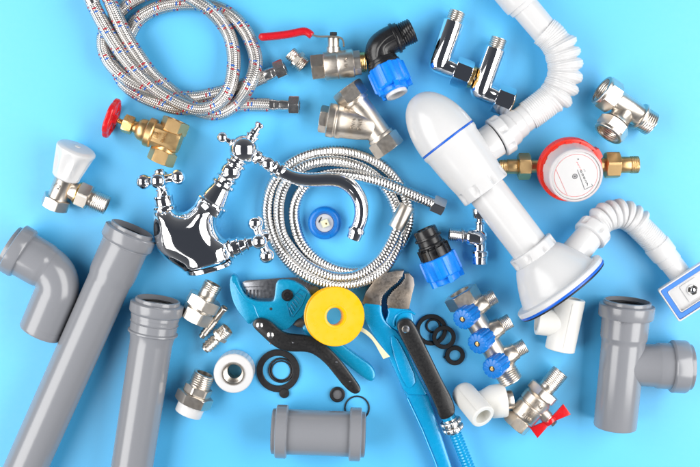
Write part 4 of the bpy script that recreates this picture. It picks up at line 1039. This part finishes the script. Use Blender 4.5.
# ---------------------------------------------------------------- white tee with metal insert
t = thing('plastic_elbow_adapter', 'warm white plastic fitting with round mouth and nickel thread insert', 'pipe fitting', 480, 405)
F, L = fr((463.5, 393.5), (483.4, 417), 15, 44)
b = MB(); pr = []
b.lathe(F, [(-6, 7.5), (-5.4, 9.6), (-4, 11), (-2, 12), (1, 12.6), (L-2, 12.8), (L-.7, 12.5), (L, 11.7), (L, 8.6), (L-.6, 8.1), (L-14, 7.6), (L-14.5, 6)], 56)
b.box(F, 0, L-2, -.3, .3, 12.4, 13.1); b.build('angled_pipe', 'ppr', t)
MB().lathe(F, [(L-14.2, 7.7), (L-14.2, .1)], 40, cap0=False).build('pipe_stop', 'cream', t)
G, LG = fr((474, 404), (512.5, 399), 20, 17.5)
b = MB(); b.lathe(G, [(2, 11.6), (8, 12.4), (14, 15), (18, 16.6), (30, 17), (31.6, 16.4), (32, 15.2), (32, 8)], 60); b.build('threaded_branch', 'ppr', t)
b = MB(); b.cyl(G, 30, LG, 9.8, .5, bore=7.4); b.build('metal_insert', 'nickel', t)

# ---------------------------------------------------------------- mini ball valve with butterfly handle
t = thing('mini_ball_valve', 'small nickel ball valve with red butterfly handle at the bottom right', 'valve', 537, 405)
F, L = fr((513.5, 427), (560.6, 371.4), 16)
b = MB(); b.hexa(F, 0, 12, 12.2, 0, bore=8); b.build('end_hexagon', 'nickel_cast', t)
b = MB(); b.lathe(F, [(11, 11), (13, 13.4), (14.4, 14.2), (27, 14.6), (28, 13.8), (28.6, 13.8), (29.6, 15), (38, 15), (39.4, 14), (42, 12.6)], 48)
G, LG = fr((535, 405), (555, 425.6), 16, 19)
b.lathe(G, [(8, 7), (17, 6.6), (18, 5.6), (21, 5.4)], 32); b.build('valve_body', 'nickel_cast', t)
MB().hexa(F, 41, 50, 15.2, 8, bore=7).build('union_nut', 'nickel', t)
b = MB(); b.cyl(F, 49, 56, 8.6, .4, bore=6.6); b.thread(F, 55, L, 9.2, 1.8, .5, bore=6.8); b.build('thread', 'nickel', t)
b = MB(); b.text(F @ T(34, 0, 14.9) @ R(90, 'Z'), 'PN25', 5.0, .65)
for dx, tx in ((-3.4, 'DN15'), (3.2, '1/2')): b.text(F @ T(20.6+dx, 0, 14.3) @ R(90, 'Z'), tx, 4.6, .65)
b.build('embossing', 'nickel', t)
b = MB(); b.cyl(G, 19, 24, 6.2, .8)
wing = [(-2, 2), (-4.4, 8), (-7, 20), (7, 20), (4.4, 8), (2, 2)]
GW = G @ T(21.5, 0, 0) @ Matrix(((0, 0, 1, 0), (0, 1, 0, 0), (-1, 0, 0, 0), (0, 0, 0, 1)))   # local z along stem
for sg_, tw in ((1, 1), (-1, -1)):
    Gw = G @ T(21.5, 0, 0) @ R(-8, 'Z') 
    Q = Matrix(((1, 0, 0, 0), (0, sg_, 0, 0), (0, 0, 1, 0), (0, 0, 0, 1)))
    pts_ = [(-2.4, 3), (-3.6, 9), (-6.2, 20.5), (6.6, 20.5), (4.0, 9), (2.6, 3)]
    H = Gw @ Q @ R(18*sg_*0, 'Y')
    b.prism(H, pts_, -1.5, 2.5, .7)
b.build('butterfly_handle', 'red', t)
MB().hexa(G, 22.8, 27, 3.8, 0).build('handle_nut', 'chrome_soft', t)

for o in list(bpy.data.objects):
    for k_ in ('_w', '_b'):
        if k_ in o: del o[k_]
